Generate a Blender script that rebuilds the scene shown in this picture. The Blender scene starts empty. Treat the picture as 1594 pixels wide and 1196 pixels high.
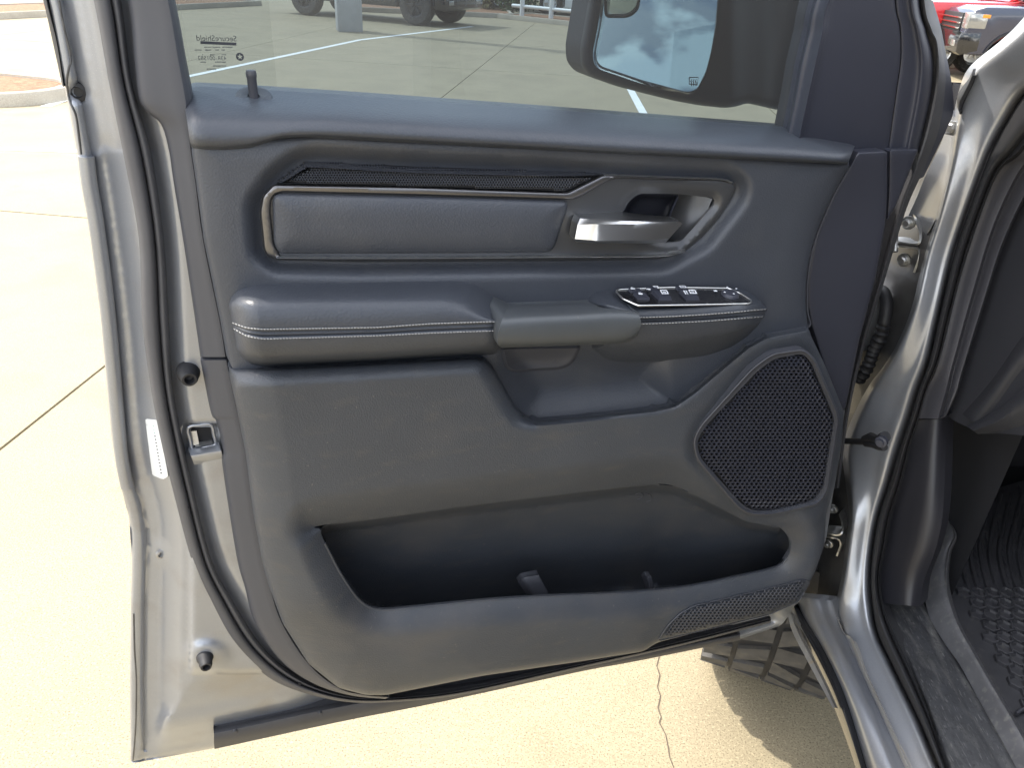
import bpy, bmesh, math, random
import numpy as np
from mathutils import Vector, Matrix
from mathutils.geometry import delaunay_2d_cdt

random.seed(7); rng = np.random.default_rng(7)
scene = bpy.context.scene
COL = scene.collection
R = math.radians

# ------------------------------------------------------------------ camera
PW, PH, FPX = 1594.0, 1196.0, 1190.0          # size and focal length of the photograph in pixels
PITCH, ROLL, CAMZ = R(29.2), R(3.0), 1.74
_f = np.array([0, math.cos(PITCH), -math.sin(PITCH)])
_r0 = np.array([1.0, 0, 0]); _u0 = np.cross(_r0, _f)
_rt = math.cos(ROLL) * _r0 + math.sin(ROLL) * _u0
_up = -math.sin(ROLL) * _r0 + math.cos(ROLL) * _u0
CAM = np.array([0, 0, CAMZ])
cd = bpy.data.cameras.new('camera'); cam = bpy.data.objects.new('camera', cd); COL.objects.link(cam)
cd.sensor_width = 36; cd.lens = FPX / PW * 36; cd.clip_start = 0.02; cd.clip_end = 2000
M = Matrix.Identity(4)
for i in range(3):
    M[i][0], M[i][1], M[i][2], M[i][3] = _rt[i], _up[i], -_f[i], CAM[i]
cam.matrix_world = M
scene.camera = cam

# ------------------------------------------------------------------ sky, sun, exposure
SUN_DIR = Vector((-0.76, 0.32, 1.05)).normalized()        # towards the sun: ahead of the truck and to its left
sun_el = math.asin(SUN_DIR.z); sun_az = math.atan2(SUN_DIR.x, SUN_DIR.y)
W = bpy.data.worlds.new('World'); scene.world = W; W.use_nodes = True
nt = W.node_tree; N = nt.nodes; Lk = nt.links
N.clear()
out = N.new('ShaderNodeOutputWorld'); bg = N.new('ShaderNodeBackground'); sky = N.new('ShaderNodeTexSky')
sky.sky_type = 'NISHITA'; sky.sun_disc = False; sky.sun_elevation = sun_el; sky.sun_rotation = sun_az
sky.dust_density = 3.0; sky.air_density = 1.0; sky.ozone_density = 1.6
tc = N.new('ShaderNodeTexCoord'); mp = N.new('ShaderNodeMapping'); mp.inputs['Scale'].default_value = (1, 1, 1.7)
nz = N.new('ShaderNodeTexNoise'); nz.inputs['Scale'].default_value = 6.5; nz.inputs['Detail'].default_value = 8; nz.inputs['Roughness'].default_value = 0.50
cr = N.new('ShaderNodeValToRGB'); cr.color_ramp.elements[0].position = 0.515; cr.color_ramp.elements[1].position = 0.565; cr.color_ramp.elements[0].color = (0.10, 0.10, 0.10, 1)
mx = N.new('ShaderNodeMix'); mx.data_type = 'RGBA'; mx.inputs[7].default_value = (12.5, 12.4, 12.0, 1)
Lk.new(tc.outputs['Generated'], mp.inputs['Vector']); Lk.new(mp.outputs[0], nz.inputs['Vector']); Lk.new(nz.outputs['Fac'], cr.inputs['Fac'])
Lk.new(cr.outputs['Color'], mx.inputs['Factor']); Lk.new(sky.outputs[0], mx.inputs[6]); Lk.new(mx.outputs[2], bg.inputs['Color'])
bg.inputs['Strength'].default_value = 0.15
Lk.new(bg.outputs[0], out.inputs['Surface'])
sl = bpy.data.lights.new('sun', 'SUN'); so = bpy.data.objects.new('sun', sl); COL.objects.link(so)
sl.energy = 2.1; sl.angle = R(1.2); sl.color = (1.0, 0.94, 0.84)
so.rotation_euler = SUN_DIR.to_track_quat('Z', 'Y').to_euler()
vs = scene.view_settings
vs.view_transform = 'Standard'; vs.look = 'None'; vs.gamma = 1.0; vs.use_curve_mapping = False; vs.exposure = 1.6
try:
    scene.cycles.use_denoising = True; scene.cycles.max_bounces = 8; scene.cycles.transparent_max_bounces = 12
    scene.cycles.sample_clamp_indirect = 6
except Exception: pass

# ------------------------------------------------------------------ materials
MATS = {}
def mat(name, col, rough=0.5, metal=0.0, bump=None, coat=0.0, var=None, spec=None, emit=None, fleck=None):
    """bump: list of (kind, scale, strength, distance); var: (scale, amount) slow tone variation; fleck: (scale, colour, low, high) spots"""
    m = bpy.data.materials.new(name); m.use_nodes = True; MATS[name] = m
    n = m.node_tree.nodes; l = m.node_tree.links; b = n['Principled BSDF']
    b.inputs['Base Color'].default_value = (*col, 1); b.inputs['Roughness'].default_value = rough
    b.inputs['Metallic'].default_value = metal; b.inputs['Coat Weight'].default_value = coat; b.inputs['Coat Roughness'].default_value = 0.08
    if spec is not None: b.inputs['Specular IOR Level'].default_value = spec
    if emit: b.inputs['Emission Color'].default_value = (*emit[0], 1); b.inputs['Emission Strength'].default_value = emit[1]
    t = n.new('ShaderNodeTexCoord')
    src = None
    if var:
        z = n.new('ShaderNodeTexNoise'); z.inputs['Scale'].default_value = var[0]; z.inputs['Detail'].default_value = 6
        l.new(t.outputs['Object'], z.inputs['Vector'])
        r = n.new('ShaderNodeMapRange'); r.inputs['From Min'].default_value = 0.3; r.inputs['From Max'].default_value = 0.7
        r.inputs['To Min'].default_value = 1 - var[1]; r.inputs['To Max'].default_value = 1 + var[1]
        l.new(z.outputs['Fac'], r.inputs['Value'])
        v = n.new('ShaderNodeVectorMath'); v.operation = 'SCALE'; v.inputs[0].default_value = col
        l.new(r.outputs[0], v.inputs['Scale']); src = v.outputs[0]
    if fleck:
        for fsc, fc, lo, hi in fleck:
            z = n.new('ShaderNodeTexNoise'); z.inputs['Detail'].default_value = 4
            if isinstance(fsc, tuple):
                q = n.new('ShaderNodeMapping'); q.inputs['Scale'].default_value = fsc; z.inputs['Scale'].default_value = 1
                l.new(t.outputs['Object'], q.inputs['Vector']); l.new(q.outputs[0], z.inputs['Vector'])
            else:
                z.inputs['Scale'].default_value = fsc; l.new(t.outputs['Object'], z.inputs['Vector'])
            r = n.new('ShaderNodeMapRange'); r.inputs['From Min'].default_value = lo; r.inputs['From Max'].default_value = hi
            l.new(z.outputs['Fac'], r.inputs['Value'])
            x = n.new('ShaderNodeMix'); x.data_type = 'RGBA'; x.inputs[7].default_value = (*fc, 1)
            if src is None: x.inputs[6].default_value = (*col, 1)
            else: l.new(src, x.inputs[6])
            l.new(r.outputs[0], x.inputs['Factor']); src = x.outputs[2]
    if src is not None: l.new(src, b.inputs['Base Color'])
    if bump:
        prev = None
        for kind, sc, st, dist in bump:
            if kind == 'noise':
                z = n.new('ShaderNodeTexNoise'); z.inputs['Scale'].default_value = sc; z.inputs['Detail'].default_value = 4; o = z.outputs['Fac']
            else:
                z = n.new('ShaderNodeTexVoronoi'); z.inputs['Scale'].default_value = sc; o = z.outputs['Distance']
            l.new(t.outputs['Object'], z.inputs['Vector'])
            bb = n.new('ShaderNodeBump'); bb.inputs['Strength'].default_value = st; bb.inputs['Distance'].default_value = dist
            l.new(o, bb.inputs['Height'])
            if prev: l.new(prev, bb.inputs['Normal'])
            prev = bb.outputs['Normal']
        l.new(prev, b.inputs['Normal'])
    return m

LEATHER = [('vor', 420, 0.35, 0.0008), ('noise', 1500, 0.12, 0.0005)]
mat('soft_vinyl', (0.045, 0.050, 0.062), 0.46, bump=LEATHER, var=(9, 0.07), fleck=[(7, (0.066, 0.068, 0.074), 0.55, 0.8)])
mat('hard_plastic', (0.043, 0.048, 0.058), 0.45, bump=[('vor', 520, 0.45, 0.0008), ('noise', 160, 0.10, 0.0006)], var=(7, 0.10), fleck=[(9, (0.062, 0.062, 0.066), 0.54, 0.8), ((22, 22, 60), (0.060, 0.060, 0.062), 0.56, 0.8), (170, (0.095, 0.092, 0.088), 0.68, 0.74)])
mat('leather', (0.042, 0.047, 0.058), 0.42, bump=[('vor', 330, 0.22, 0.0010), ('noise', 900, 0.15, 0.0006)], var=(12, 0.06))
mat('grip_plastic', (0.058, 0.064, 0.070), 0.40, bump=[('noise', 900, 0.08, 0.0004)], var=(18, 0.08), fleck=[(160, (0.09, 0.09, 0.09), 0.68, 0.75)])
mat('cover_plastic', (0.030, 0.032, 0.045), 0.5, bump=[('noise', 1400, 0.1, 0.0004)], var=(6, 0.08))
mat('smooth_trim', (0.050, 0.052, 0.062), 0.52, bump=[('noise', 1600, 0.08, 0.0004)], var=(6, 0.05))
mat('gloss_black', (0.012, 0.012, 0.014), 0.12, coat=0.6)
mat('seal_rubber', (0.060, 0.060, 0.066), 0.6, bump=[('noise', 700, 0.12, 0.0006)], var=(20, 0.1))
mat('mirror_shell', (0.014, 0.015, 0.022), 0.5, spec=0.3)
mat('lever_chrome', (0.60, 0.60, 0.60), 0.3, metal=1.0)
mat('rubber', (0.045, 0.045, 0.050), 0.62, bump=[('noise', 700, 0.12, 0.0006)], var=(20, 0.1))
mat('dark_rubber', (0.014, 0.014, 0.016), 0.6, bump=[('noise', 500, 0.1, 0.0006)], var=(20, 0.1))
mat('silver_paint', (0.285, 0.298, 0.325), 0.33, metal=0.55, coat=0.5, var=(9, 0.04), bump=[('noise', 2600, 0.05, 0.0002)], fleck=[(14, (0.25, 0.25, 0.26), 0.56, 0.8), (6, (0.27, 0.25, 0.22), 0.56, 0.8), (1400, (0.42, 0.43, 0.45), 0.60, 0.72)])
mat('dusty_silver', (0.36, 0.345, 0.32), 0.42, metal=0.45, coat=0.25, var=(14, 0.12), fleck=[(45, (0.40, 0.34, 0.26), 0.58, 0.72)])
mat('shade_and_seam_paint', (0.075, 0.074, 0.074), 0.45, metal=0.2, coat=0.2, var=(22, 0.3))  # darkened silver: hinge recess shade put into the colour, also used for seams
mat('gunmetal', (0.16, 0.157, 0.16), 0.30, metal=0.85, bump=[('noise', 900, 0.02, 0.0002)], var=(10, 0.06))
mat('dark_gunmetal', (0.07, 0.072, 0.077), 0.36, metal=0.4, var=(10, 0.06))
mat('satin_chrome', (0.88, 0.88, 0.87), 0.30, metal=1.0)
mat('chrome', (0.82, 0.82, 0.80), 0.10, metal=1.0)
mat('zinc', (0.48, 0.48, 0.47), 0.36, metal=0.9, var=(60, 0.15))
mat('black_trim', (0.014, 0.014, 0.018), 0.5, bump=[('noise', 900, 0.2, 0.0006)])
mat('gloss_mesh', (0.040, 0.043, 0.052), 0.22, coat=0.4)
mat('thread', (0.26, 0.26, 0.26), 0.75)
mat('icon_white', (0.75, 0.77, 0.80), 0.5)
mat('void', (0.006, 0.006, 0.008), 0.8)
mat('label_white', (0.62, 0.63, 0.63), 0.35)
mat('label_ink', (0.10, 0.11, 0.12), 0.6)
mat('label_green', (0.42, 0.60, 0.55), 0.6)
mat('etch', (0.028, 0.032, 0.042), 0.6)
mat('etch_pale', (0.055, 0.062, 0.068), 0.6)
mat('mirror_surface', (0.80, 0.87, 0.84), 0.015, metal=1.0)
mat('scuffed_plastic', (0.030, 0.031, 0.034), 0.45, var=(30, 0.25), bump=[('noise', 260, 0.25, 0.001)],
    fleck=[((70, 16, 70), (0.085, 0.084, 0.08), 0.50, 0.78), ((420, 60, 420), (0.13, 0.13, 0.125), 0.58, 0.74), (260, (0.018, 0.018, 0.02), 0.55, 0.7)])
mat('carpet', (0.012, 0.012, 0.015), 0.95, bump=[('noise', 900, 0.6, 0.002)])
mat('tread_rubber', (0.060, 0.057, 0.053), 0.8, var=(30, 0.2), fleck=[(24, (0.10, 0.09, 0.075), 0.5, 0.75)])
mat('mat_rubber', (0.032, 0.032, 0.036), 0.5, var=(25, 0.2), bump=[('noise', 300, 0.12, 0.0006)], fleck=[(60, (0.06, 0.058, 0.054), 0.6, 0.8)])
mat('mat_wall', (0.075, 0.075, 0.08), 0.6, var=(25, 0.2), fleck=[(90, (0.12, 0.118, 0.112), 0.55, 0.75)])
mat('kick_trim', (0.036, 0.036, 0.043), 0.55, bump=[('noise', 1100, 0.35, 0.0008)], var=(8, 0.08))
mat('dash_trim', (0.026, 0.027, 0.033), 0.55, bump=[('noise', 1100, 0.2, 0.0006)])
mat('tyre_rubber', (0.030, 0.029, 0.028), 0.75, var=(30, 0.2), fleck=[(24, (0.10, 0.09, 0.075), 0.5, 0.75)])
mat('wheel_metal', (0.03, 0.03, 0.032), 0.35, metal=0.5)
mat('alloy', (0.55, 0.55, 0.55), 0.3, metal=0.9)

def concrete(name, col):
    m = mat(name, col, 0.88, var=(1.1, 0.07), bump=[('noise', 240, 0.3, 0.003)],
            fleck=[(2.3, tuple(c * 0.80 for c in col), 0.50, 0.75), (0.7, tuple(c * 0.86 for c in col), 0.52, 0.7), (9, tuple(c * 0.84 for c in col), 0.58, 0.8), (230, tuple(c * 0.46 for c in col), 0.52, 0.66), (140, tuple(min(1, c * 1.3) for c in col), 0.56, 0.7), (60, tuple(c * 0.8 for c in col), 0.55, 0.7)])
    return m
concrete('concrete', (0.31, 0.263, 0.172))
concrete('kerb_concrete', (0.42, 0.38, 0.31))
mat('joint_fill', (0.10, 0.075, 0.055), 0.9)
mat('stripe_paint', (0.78, 0.79, 0.76), 0.6, var=(5, 0.06))
mat('mulch', (0.27, 0.15, 0.085), 0.95, bump=[('noise', 30, 0.9, 0.05)], var=(14, 0.3))
mat('white_paint', (0.72, 0.73, 0.72), 0.4)
mat('post_concrete', (0.30, 0.30, 0.295), 0.85, var=(5, 0.08))
mat('bark', (0.11, 0.085, 0.065), 0.9, var=(20, 0.3))
mat('leaf', (0.06, 0.095, 0.032), 0.7, var=(8, 0.4))
mat('dry_leaf', (0.19, 0.17, 0.075), 0.8, var=(8, 0.3))
def car_paint(n, c): return mat(n, c, 0.25, metal=0.1, coat=1.0)
car_paint('paint_black', (0.010, 0.010, 0.012)); car_paint('paint_navy', (0.022, 0.026, 0.050)); car_paint('paint_red', (0.50, 0.016, 0.022))
car_paint('paint_white', (0.74, 0.75, 0.75)); car_paint('paint_blue', (0.03, 0.20, 0.33))
mat('car_glass', (0.02, 0.024, 0.026), 0.06, coat=0.5)
mat('lamp_clear', (0.30, 0.30, 0.29), 0.12, metal=0.5)
mat('lamp_amber', (0.75, 0.27, 0.03), 0.25)
mat('lamp_red', (0.5, 0.02, 0.02), 0.25)
mat('facade', (0.66, 0.66, 0.64), 0.7)

# tinted window glass: a thin pane that dims and greens what is behind it and mirrors by angle
def glass_mat(name, tint, rough=0.0):
    m = bpy.data.materials.new(name); m.use_nodes = True; MATS[name] = m
    n = m.node_tree.nodes; l = m.node_tree.links; n.clear()
    o = n.new('ShaderNodeOutputMaterial'); tr = n.new('ShaderNodeBsdfTransparent'); gl = n.new('ShaderNodeBsdfGlossy'); mi = n.new('ShaderNodeMixShader'); fr = n.new('ShaderNodeFresnel')
    tr.inputs['Color'].default_value = (*tint, 1); gl.inputs['Roughness'].default_value = rough; gl.inputs['Color'].default_value = (0.9, 0.95, 0.93, 1); fr.inputs['IOR'].default_value = 1.55
    l.new(fr.outputs[0], mi.inputs['Fac']); l.new(tr.outputs[0], mi.inputs[1]); l.new(gl.outputs[0], mi.inputs[2]); df = n.new('ShaderNodeBsdfDiffuse'); tl = n.new('ShaderNodeBsdfTranslucent'); ad = n.new('ShaderNodeMixShader'); ad.inputs['Fac'].default_value = .5; m2 = n.new('ShaderNodeMixShader'); m2.inputs['Fac'].default_value = .03
    for q in (df, tl): q.inputs['Color'].default_value = (.8, .8, .8, 1)
    l.new(df.outputs[0], ad.inputs[1]); l.new(tl.outputs[0], ad.inputs[2]); l.new(mi.outputs[0], m2.inputs[1]); l.new(ad.outputs[0], m2.inputs[2]); l.new(m2.outputs[0], o.inputs['Surface'])
    return m
glass_mat('window_tint', (0.21, 0.265, 0.305))

# ------------------------------------------------------------------ places: the plane of the open door, the truck's side, the floor
DPHI, DDIST = R(19.0), 0.97
D_E = np.array([math.cos(DPHI), math.sin(DPHI), 0]); D_N = np.array([math.sin(DPHI), -math.cos(DPHI), 0]); D_O = np.array([0, DDIST, 0])
SIDE_X = 0.66
def rays(x, y):
    x = np.asarray(x, float); y = np.asarray(y, float)
    return _f + ((x - PW / 2) / FPX)[..., None] * _rt - ((y - PH / 2) / FPX)[..., None] * _up
def place(fr, x, y, w):
    """where the photographed point (x, y) lies on a surface: door plane + w, truck side + w, height w, or distance w ahead"""
    d = rays(x, y); w = np.broadcast_to(np.asarray(w, float), d.shape[:-1])
    if fr == 'D': t = ((D_O - CAM) @ D_N + w) / (d @ D_N)
    elif fr == 'S': t = (SIDE_X + w) / d[..., 0]
    elif fr == 'G': t = (w - CAMZ) / d[..., 2]
    else: t = w / d[..., 1]
    return CAM + d * t[..., None]
BACK = {'D': -D_N, 'S': np.array([0.75, 0.66, 0]), 'G': np.array([0, 0, -1.0]), 'Y': np.array([0, 1.0, 0])}
def P1(fr, x, y, w): return place(fr, np.array([x]), np.array([y]), w)[0]

# ------------------------------------------------------------------ scene graph helpers
def props(o, label=None, cat=None, group=None, kind=None):
    if label: o['label'] = label
    if cat: o['category'] = cat
    if group: o['group'] = group
    if kind: o['kind'] = kind
    return o
def empty(name, loc=(0, 0, 0), rz=0, **k):
    o = bpy.data.objects.new(name, None); COL.objects.link(o); o.empty_display_size = 0.1
    o.location = loc; o.rotation_euler = (0, 0, rz)
    o['_l'] = 1; del o['_l']
    return props(o, **k)
def offset_of(p):
    v = Vector((0, 0, 0))
    while p is not None: v += p.location; p = p.parent
    return v
def link(name, me, m, parent=None, world=True, **k):
    o = bpy.data.objects.new(name, me); COL.objects.link(o)
    if m is not None:
        for q in (m if isinstance(m, (list, tuple)) else [m]): me.materials.append(MATS[q])
    if parent is not None:
        o.parent = parent
        if world: o.location = -offset_of(parent)
    return props(o, **k)
def mesh(name, V, F, m, parent=None, smooth=40, mi=None, world=True, **k):
    V = np.asarray(V, float); used = np.zeros(len(V), bool)
    for f in F: used[list(f)] = True
    if not used.all():
        ix = np.cumsum(used) - 1; V = V[used]; F = [tuple(ix[i] for i in f) for f in F]
    me = bpy.data.meshes.new(name); me.from_pydata([tuple(map(float, v)) for v in V], [], [tuple(map(int, f)) for f in F])
    if mi is not None: me.polygons.foreach_set('material_index', np.asarray(mi, dtype=np.int32))
    if smooth:
        me.polygons.foreach_set('use_smooth', np.ones(len(me.polygons), bool)); me.set_sharp_from_angle(angle=R(smooth))
    me.update()
    return link(name, me, m, parent, world, **k)

# ------------------------------------------------------------------ curve helpers
def cr_sample(P, n, closed=False, k=None):
    """Catmull-Rom through P; n samples spaced evenly in index (k given) or in length"""
    P = np.asarray(P, float); m = len(P)
    if m == 1: return np.repeat(P, n, 0)
    if closed: Q = np.vstack([P[-1:], P, P[:2]]); seg = m
    else: Q = np.vstack([2 * P[:1] - P[1:2], P, 2 * P[-1:] - P[-2:-1]]); seg = m - 1
    def ev(t):
        i = np.clip(t.astype(int), 0, seg - 1); f = (t - i)[:, None]
        a, b, c, d = Q[i], Q[i + 1], Q[i + 2], Q[i + 3]
        return 0.5 * (2 * b + (c - a) * f + (2 * a - 5 * b + 4 * c - d) * f ** 2 + (3 * b - a - 3 * c + d) * f ** 3)
    if k: return ev(np.linspace(0, seg, n, endpoint=not closed))
    tt = np.linspace(0, seg, seg * 24 + 1); E = ev(tt); L = np.concatenate([[0], np.cumsum(np.linalg.norm(np.diff(E[:, :2], axis=0), axis=1))])
    return ev(np.interp(np.linspace(0, L[-1], n, endpoint=not closed), L, tt))
def poly(P, step=6.0, r=None):
    """closed outline: corners rounded by r pixels (or smooth through the points if r is None), resampled at step"""
    P = np.asarray(P, float)
    if r is not None:
        out = []; n = len(P)
        for i in range(n):
            a, b, c = P[i - 1], P[i], P[(i + 1) % n]
            u = a - b; v = c - b; lu = np.linalg.norm(u); lv = np.linalg.norm(v)
            rr = min(r, lu * 0.45, lv * 0.45)
            p = b + u / lu * rr; q = b + v / lv * rr
            for t in np.linspace(0, 1, 5): out.append((1 - t) ** 2 * p + 2 * t * (1 - t) * b + t * t * q)
        P = np.array(out)
        Q = np.vstack([P, P[:1]]); L = np.concatenate([[0], np.cumsum(np.linalg.norm(np.diff(Q, axis=0), axis=1))])
        n = max(8, int(L[-1] / step)); s = np.linspace(0, L[-1], n, endpoint=False)
        return np.stack([np.interp(s, L, Q[:, 0]), np.interp(s, L, Q[:, 1])], 1)
    L = np.linalg.norm(np.diff(np.vstack([P, P[:1]]), axis=0), axis=1).sum()
    return cr_sample(P, max(8, int(L / step)), True)
def dline(P, X, Y):
    """distance to an open polyline"""
    P = np.asarray(P, float); a, b = P[:-1], P[1:]
    best = np.full(X.shape, 1e9)
    for p, q in zip(a, b):
        d = q - p; L = d @ d + 1e-12
        t = np.clip(((X - p[0]) * d[0] + (Y - p[1]) * d[1]) / L, 0, 1)
        best = np.minimum(best, np.hypot(X - p[0] - t * d[0], Y - p[1] - t * d[1]))
    return best
def inside(P, X, Y):
    P = np.asarray(P, float); c = np.zeros(X.shape, bool)
    for (x1, y1), (x2, y2) in zip(P, np.roll(P, -1, 0)):
        if y1 == y2: continue
        k = (y1 > Y) != (y2 > Y)
        c ^= k & (X < (x2 - x1) * (Y - y1) / (y2 - y1) + x1)
    return c
def sd(P, X, Y):
    """signed distance to a closed outline in pixels, positive inside"""
    d = dline(np.vstack([P, P[:1]]), X, Y)
    return np.where(inside(P, X, Y), d, -d)
def sst(t):
    t = np.clip(t, 0, 1); return t * t * (3 - 2 * t)
def rnd(t):
    t = np.clip(t, 0, 1); return np.sqrt(np.maximum(0, 1 - (1 - t) ** 2))
def lin(d, xs, ys): return np.interp(d, xs, ys)

# ------------------------------------------------------------------ surface builders
def orient(V, F):
    V = np.asarray(V); f = F[len(F) // 2]; s = 0
    for f in F[::max(1, len(F) // 40)]:
        a, b, c = V[f[0]], V[f[1]], V[f[2]]; s += np.sign(np.dot(np.cross(b - a, c - a), CAM - a))
    return [tuple(reversed(f)) for f in F] if s < 0 else F
def skirt(V, F, loop, fr, t):
    n0 = len(V); top = V[loop]; bot = top + BACK[fr] * t
    V = np.vstack([V, top, bot]); n = len(loop)
    cen = top.mean(0)
    for i in range(n):
        j = (i + 1) % n; F.append((n0 + i, n0 + j, n0 + n + j, n0 + n + i))
    return V, F
def patch(name, outline, w, m, parent=None, fr='D', step=7.0, rings=(), holes=(), lines=(), t=0.008, ht=0.004, smooth=45, **k):
    """a relief sheet filling an outline (pixels), w(X, Y) metres off its plane, with a turned-back rim t deep"""
    O = np.asarray(outline, float); H = [np.asarray(h, float) for h in holes]
    x0, y0 = O.min(0); x1, y1 = O.max(0)
    gx, gy = np.meshgrid(np.arange(x0 + step / 2, x1, step), np.arange(y0 + step / 2, y1, step * 0.9))
    gx = gx + (np.arange(gx.shape[0]) % 2)[:, None] * step / 2
    X, Y = gx.ravel(), gy.ravel(); s = sd(O, X, Y)
    rmax = max(rings) if rings else 0
    ok = s > max(step * 0.55, rmax + step * 0.4)
    for h in H: ok &= sd(h, X, Y) < -step * 0.5
    pts = [O] + H + [np.stack([X[ok], Y[ok]], 1)]
    for r in rings:
        d = np.roll(O, -1, 0) - np.roll(O, 1, 0); nn = np.stack([-d[:, 1], d[:, 0]], 1); nn /= np.linalg.norm(nn, axis=1)[:, None] + 1e-9
        if sd(O, *(O + nn * 0.5).T).mean() < 0: nn = -nn
        q = O + nn * r; q = q[np.abs(sd(O, q[:, 0], q[:, 1]) - r) < 0.25 * r + 0.2]
        for h in H: q = q[sd(h, q[:, 0], q[:, 1]) < -1]
        pts.append(q)
    for ln in lines:
        q = np.asarray(ln, float); q = q[sd(O, q[:, 0], q[:, 1]) > 1.5]
        if len(q):
            for h in H: q = q[sd(h, q[:, 0], q[:, 1]) < -1.5]
            pts.append(q)
    E = []; b = 0
    for c in [O] + H:
        n = len(c); E += [(b + i, b + (i + 1) % n) for i in range(n)]; b += n
    A = np.vstack(pts)
    vv, ee, ff, ov, oe, of = delaunay_2d_cdt([Vector(p) for p in A], E, [], 0, 1e-4, True)
    A2 = np.array([(p[0], p[1]) for p in vv]); F = np.array([f for f in ff if len(f) == 3])
    c = A2[F].mean(1); kk = inside(O, c[:, 0], c[:, 1])
    for h in H: kk &= ~inside(h, c[:, 0], c[:, 1])
    F = [tuple(f) for f in F[kk]]
    W_ = w(A2[:, 0], A2[:, 1]) if callable(w) else w
    V = place(fr, A2[:, 0], A2[:, 1], W_)
    F = orient(V, F)
    new = {}
    for i, o_ in enumerate(ov):
        for q in o_: new[q] = i
    if t:
        b = 0
        for c in [O] + H:
            loop = [new[b + i] for i in range(len(c)) if (b + i) in new]; b += len(c)
            V, F = skirt(V, F, loop, fr, t if c is O else ht)
    return mesh(name, V, F, m, parent, smooth, **k)
def loft(name, rails, m, parent=None, fr='D', n=60, sub=3, t=0.008, smooth=45, even=False, straight=False, bars=None, **k):
    """a skin over rails; a rail is ([(x, y), ...], w) or [(x, y, w), ...]"""
    RR = []
    for r in rails:
        if isinstance(r, tuple): r = [(x, y, r[1]) for x, y in r[0]]
        RR.append(np.asarray(r, float))
    same = len({len(r) for r in RR}) == 1 and not even
    S = np.stack([cr_sample(r, n, False, same) for r in RR])          # rail, column, xyz
    nr = len(RR); q = (nr - 1) * sub + 1
    if straight:
        tt = np.linspace(0, nr - 1, q); i = np.clip(tt.astype(int), 0, nr - 2); f = (tt - i)[:, None, None]; G = S[i] * (1 - f) + S[i + 1] * f
    else:
        G = np.stack([cr_sample(S[:, c], q, False, True) for c in range(n)], 1)
    V = place(fr, G[..., 0].ravel(), G[..., 1].ravel(), G[..., 2].ravel())
    F = [(a * n + b, a * n + b + 1, (a + 1) * n + b + 1, (a + 1) * n + b) for a in range(q - 1) for b in range(n - 1)]
    F = orient(V, F)
    if t:
        loop = [b for b in range(n)] + [a * n + n - 1 for a in range(1, q)] + [(q - 1) * n + b for b in range(n - 2, -1, -1)] + [a * n for a in range(q - 2, 0, -1)]
        V, F = skirt(V, F, loop, fr, t)
    return mesh(name, V, F, m, parent, smooth, **k)
def hexsheet(name, outline, cell, hole, w, m, parent, depth=0.003, lift=0.0012, margin=0.5, fr='D', squash=1.0, **k):
    """a perforated sheet of hexagonal cells, each a raised ring round a real hole"""
    O = np.asarray(outline, float); x0, y0 = O.min(0); x1, y1 = O.max(0)
    dx = cell; dy = cell * 0.866 * squash
    C = [(x + (j % 2) * dx / 2, y) for j, y in enumerate(np.arange(y0, y1 + dy, dy)) for x in np.arange(x0, x1 + dx, dx)]
    C = np.array(C); C = C[sd(O, C[:, 0], C[:, 1]) > cell * margin]
    ang = np.radians(np.arange(6) * 60 + 30); hx = np.stack([np.cos(ang), np.sin(ang) * squash], 1)
    ro = cell / math.sqrt(3); n = len(C)
    A = C[:, None, :] + hx[None] * ro; B = C[:, None, :] + hx[None] * ro * hole
    wf = (lambda p: w(p[..., 0], p[..., 1])) if callable(w) else (lambda p: np.full(p.shape[:-1], w))
    Va = place(fr, A[..., 0], A[..., 1], wf(A)); Vb = place(fr, B[..., 0], B[..., 1], wf(B) + lift); Vc = place(fr, B[..., 0], B[..., 1], wf(B) - depth)
    V = np.concatenate([Va, Vb, Vc], 1).reshape(-1, 3); F = []
    for i in range(n):
        b = i * 18
        for j in range(6):
            q = (j + 1) % 6
            F.append((b + j, b + 6 + j, b + 6 + q, b + q)); F.append((b + 6 + j, b + 12 + j, b + 12 + q, b + 6 + q))
    s = 0; F2 = orient(V, F)
    return mesh(name, V, F2, m, parent, 0, **k)

# small solids -----------------------------------------------------------------
def revolve(profile, seg=20):
    """profile [(radius, height)] -> verts/faces round +Z"""
    V, F = [], []
    n = len(profile)
    for s in range(seg):
        a = 2 * math.pi * s / seg
        for r, h in profile: V.append((r * math.cos(a), r * math.sin(a), h))
    for s in range(seg):
        q = (s + 1) % seg
        for i in range(n - 1): F.append((s * n + i, q * n + i, q * n + i + 1, s * n + i + 1))
    return np.array(V), F
def basis(z):
    z = np.asarray(z, float); z = z / np.linalg.norm(z); x = np.cross((0, 0, 1), z)
    if np.linalg.norm(x) < 1e-3: x = np.array([1.0, 0, 0])
    x /= np.linalg.norm(x); return np.stack([x, np.cross(z, x), z], 1)
def knob(name, profile, at, axis, m, parent, seg=20, **k):
    V, F = revolve(profile, seg); return mesh(name, V @ basis(axis).T + np.asarray(at), F, m, parent, 40, **k)
def tube(name, pts, r, m, parent=None, seg=8, closed=False, **k):
    V, F = tube_vf(pts, r, seg); return mesh(name, V, F, m, parent, 60, **k)
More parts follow.
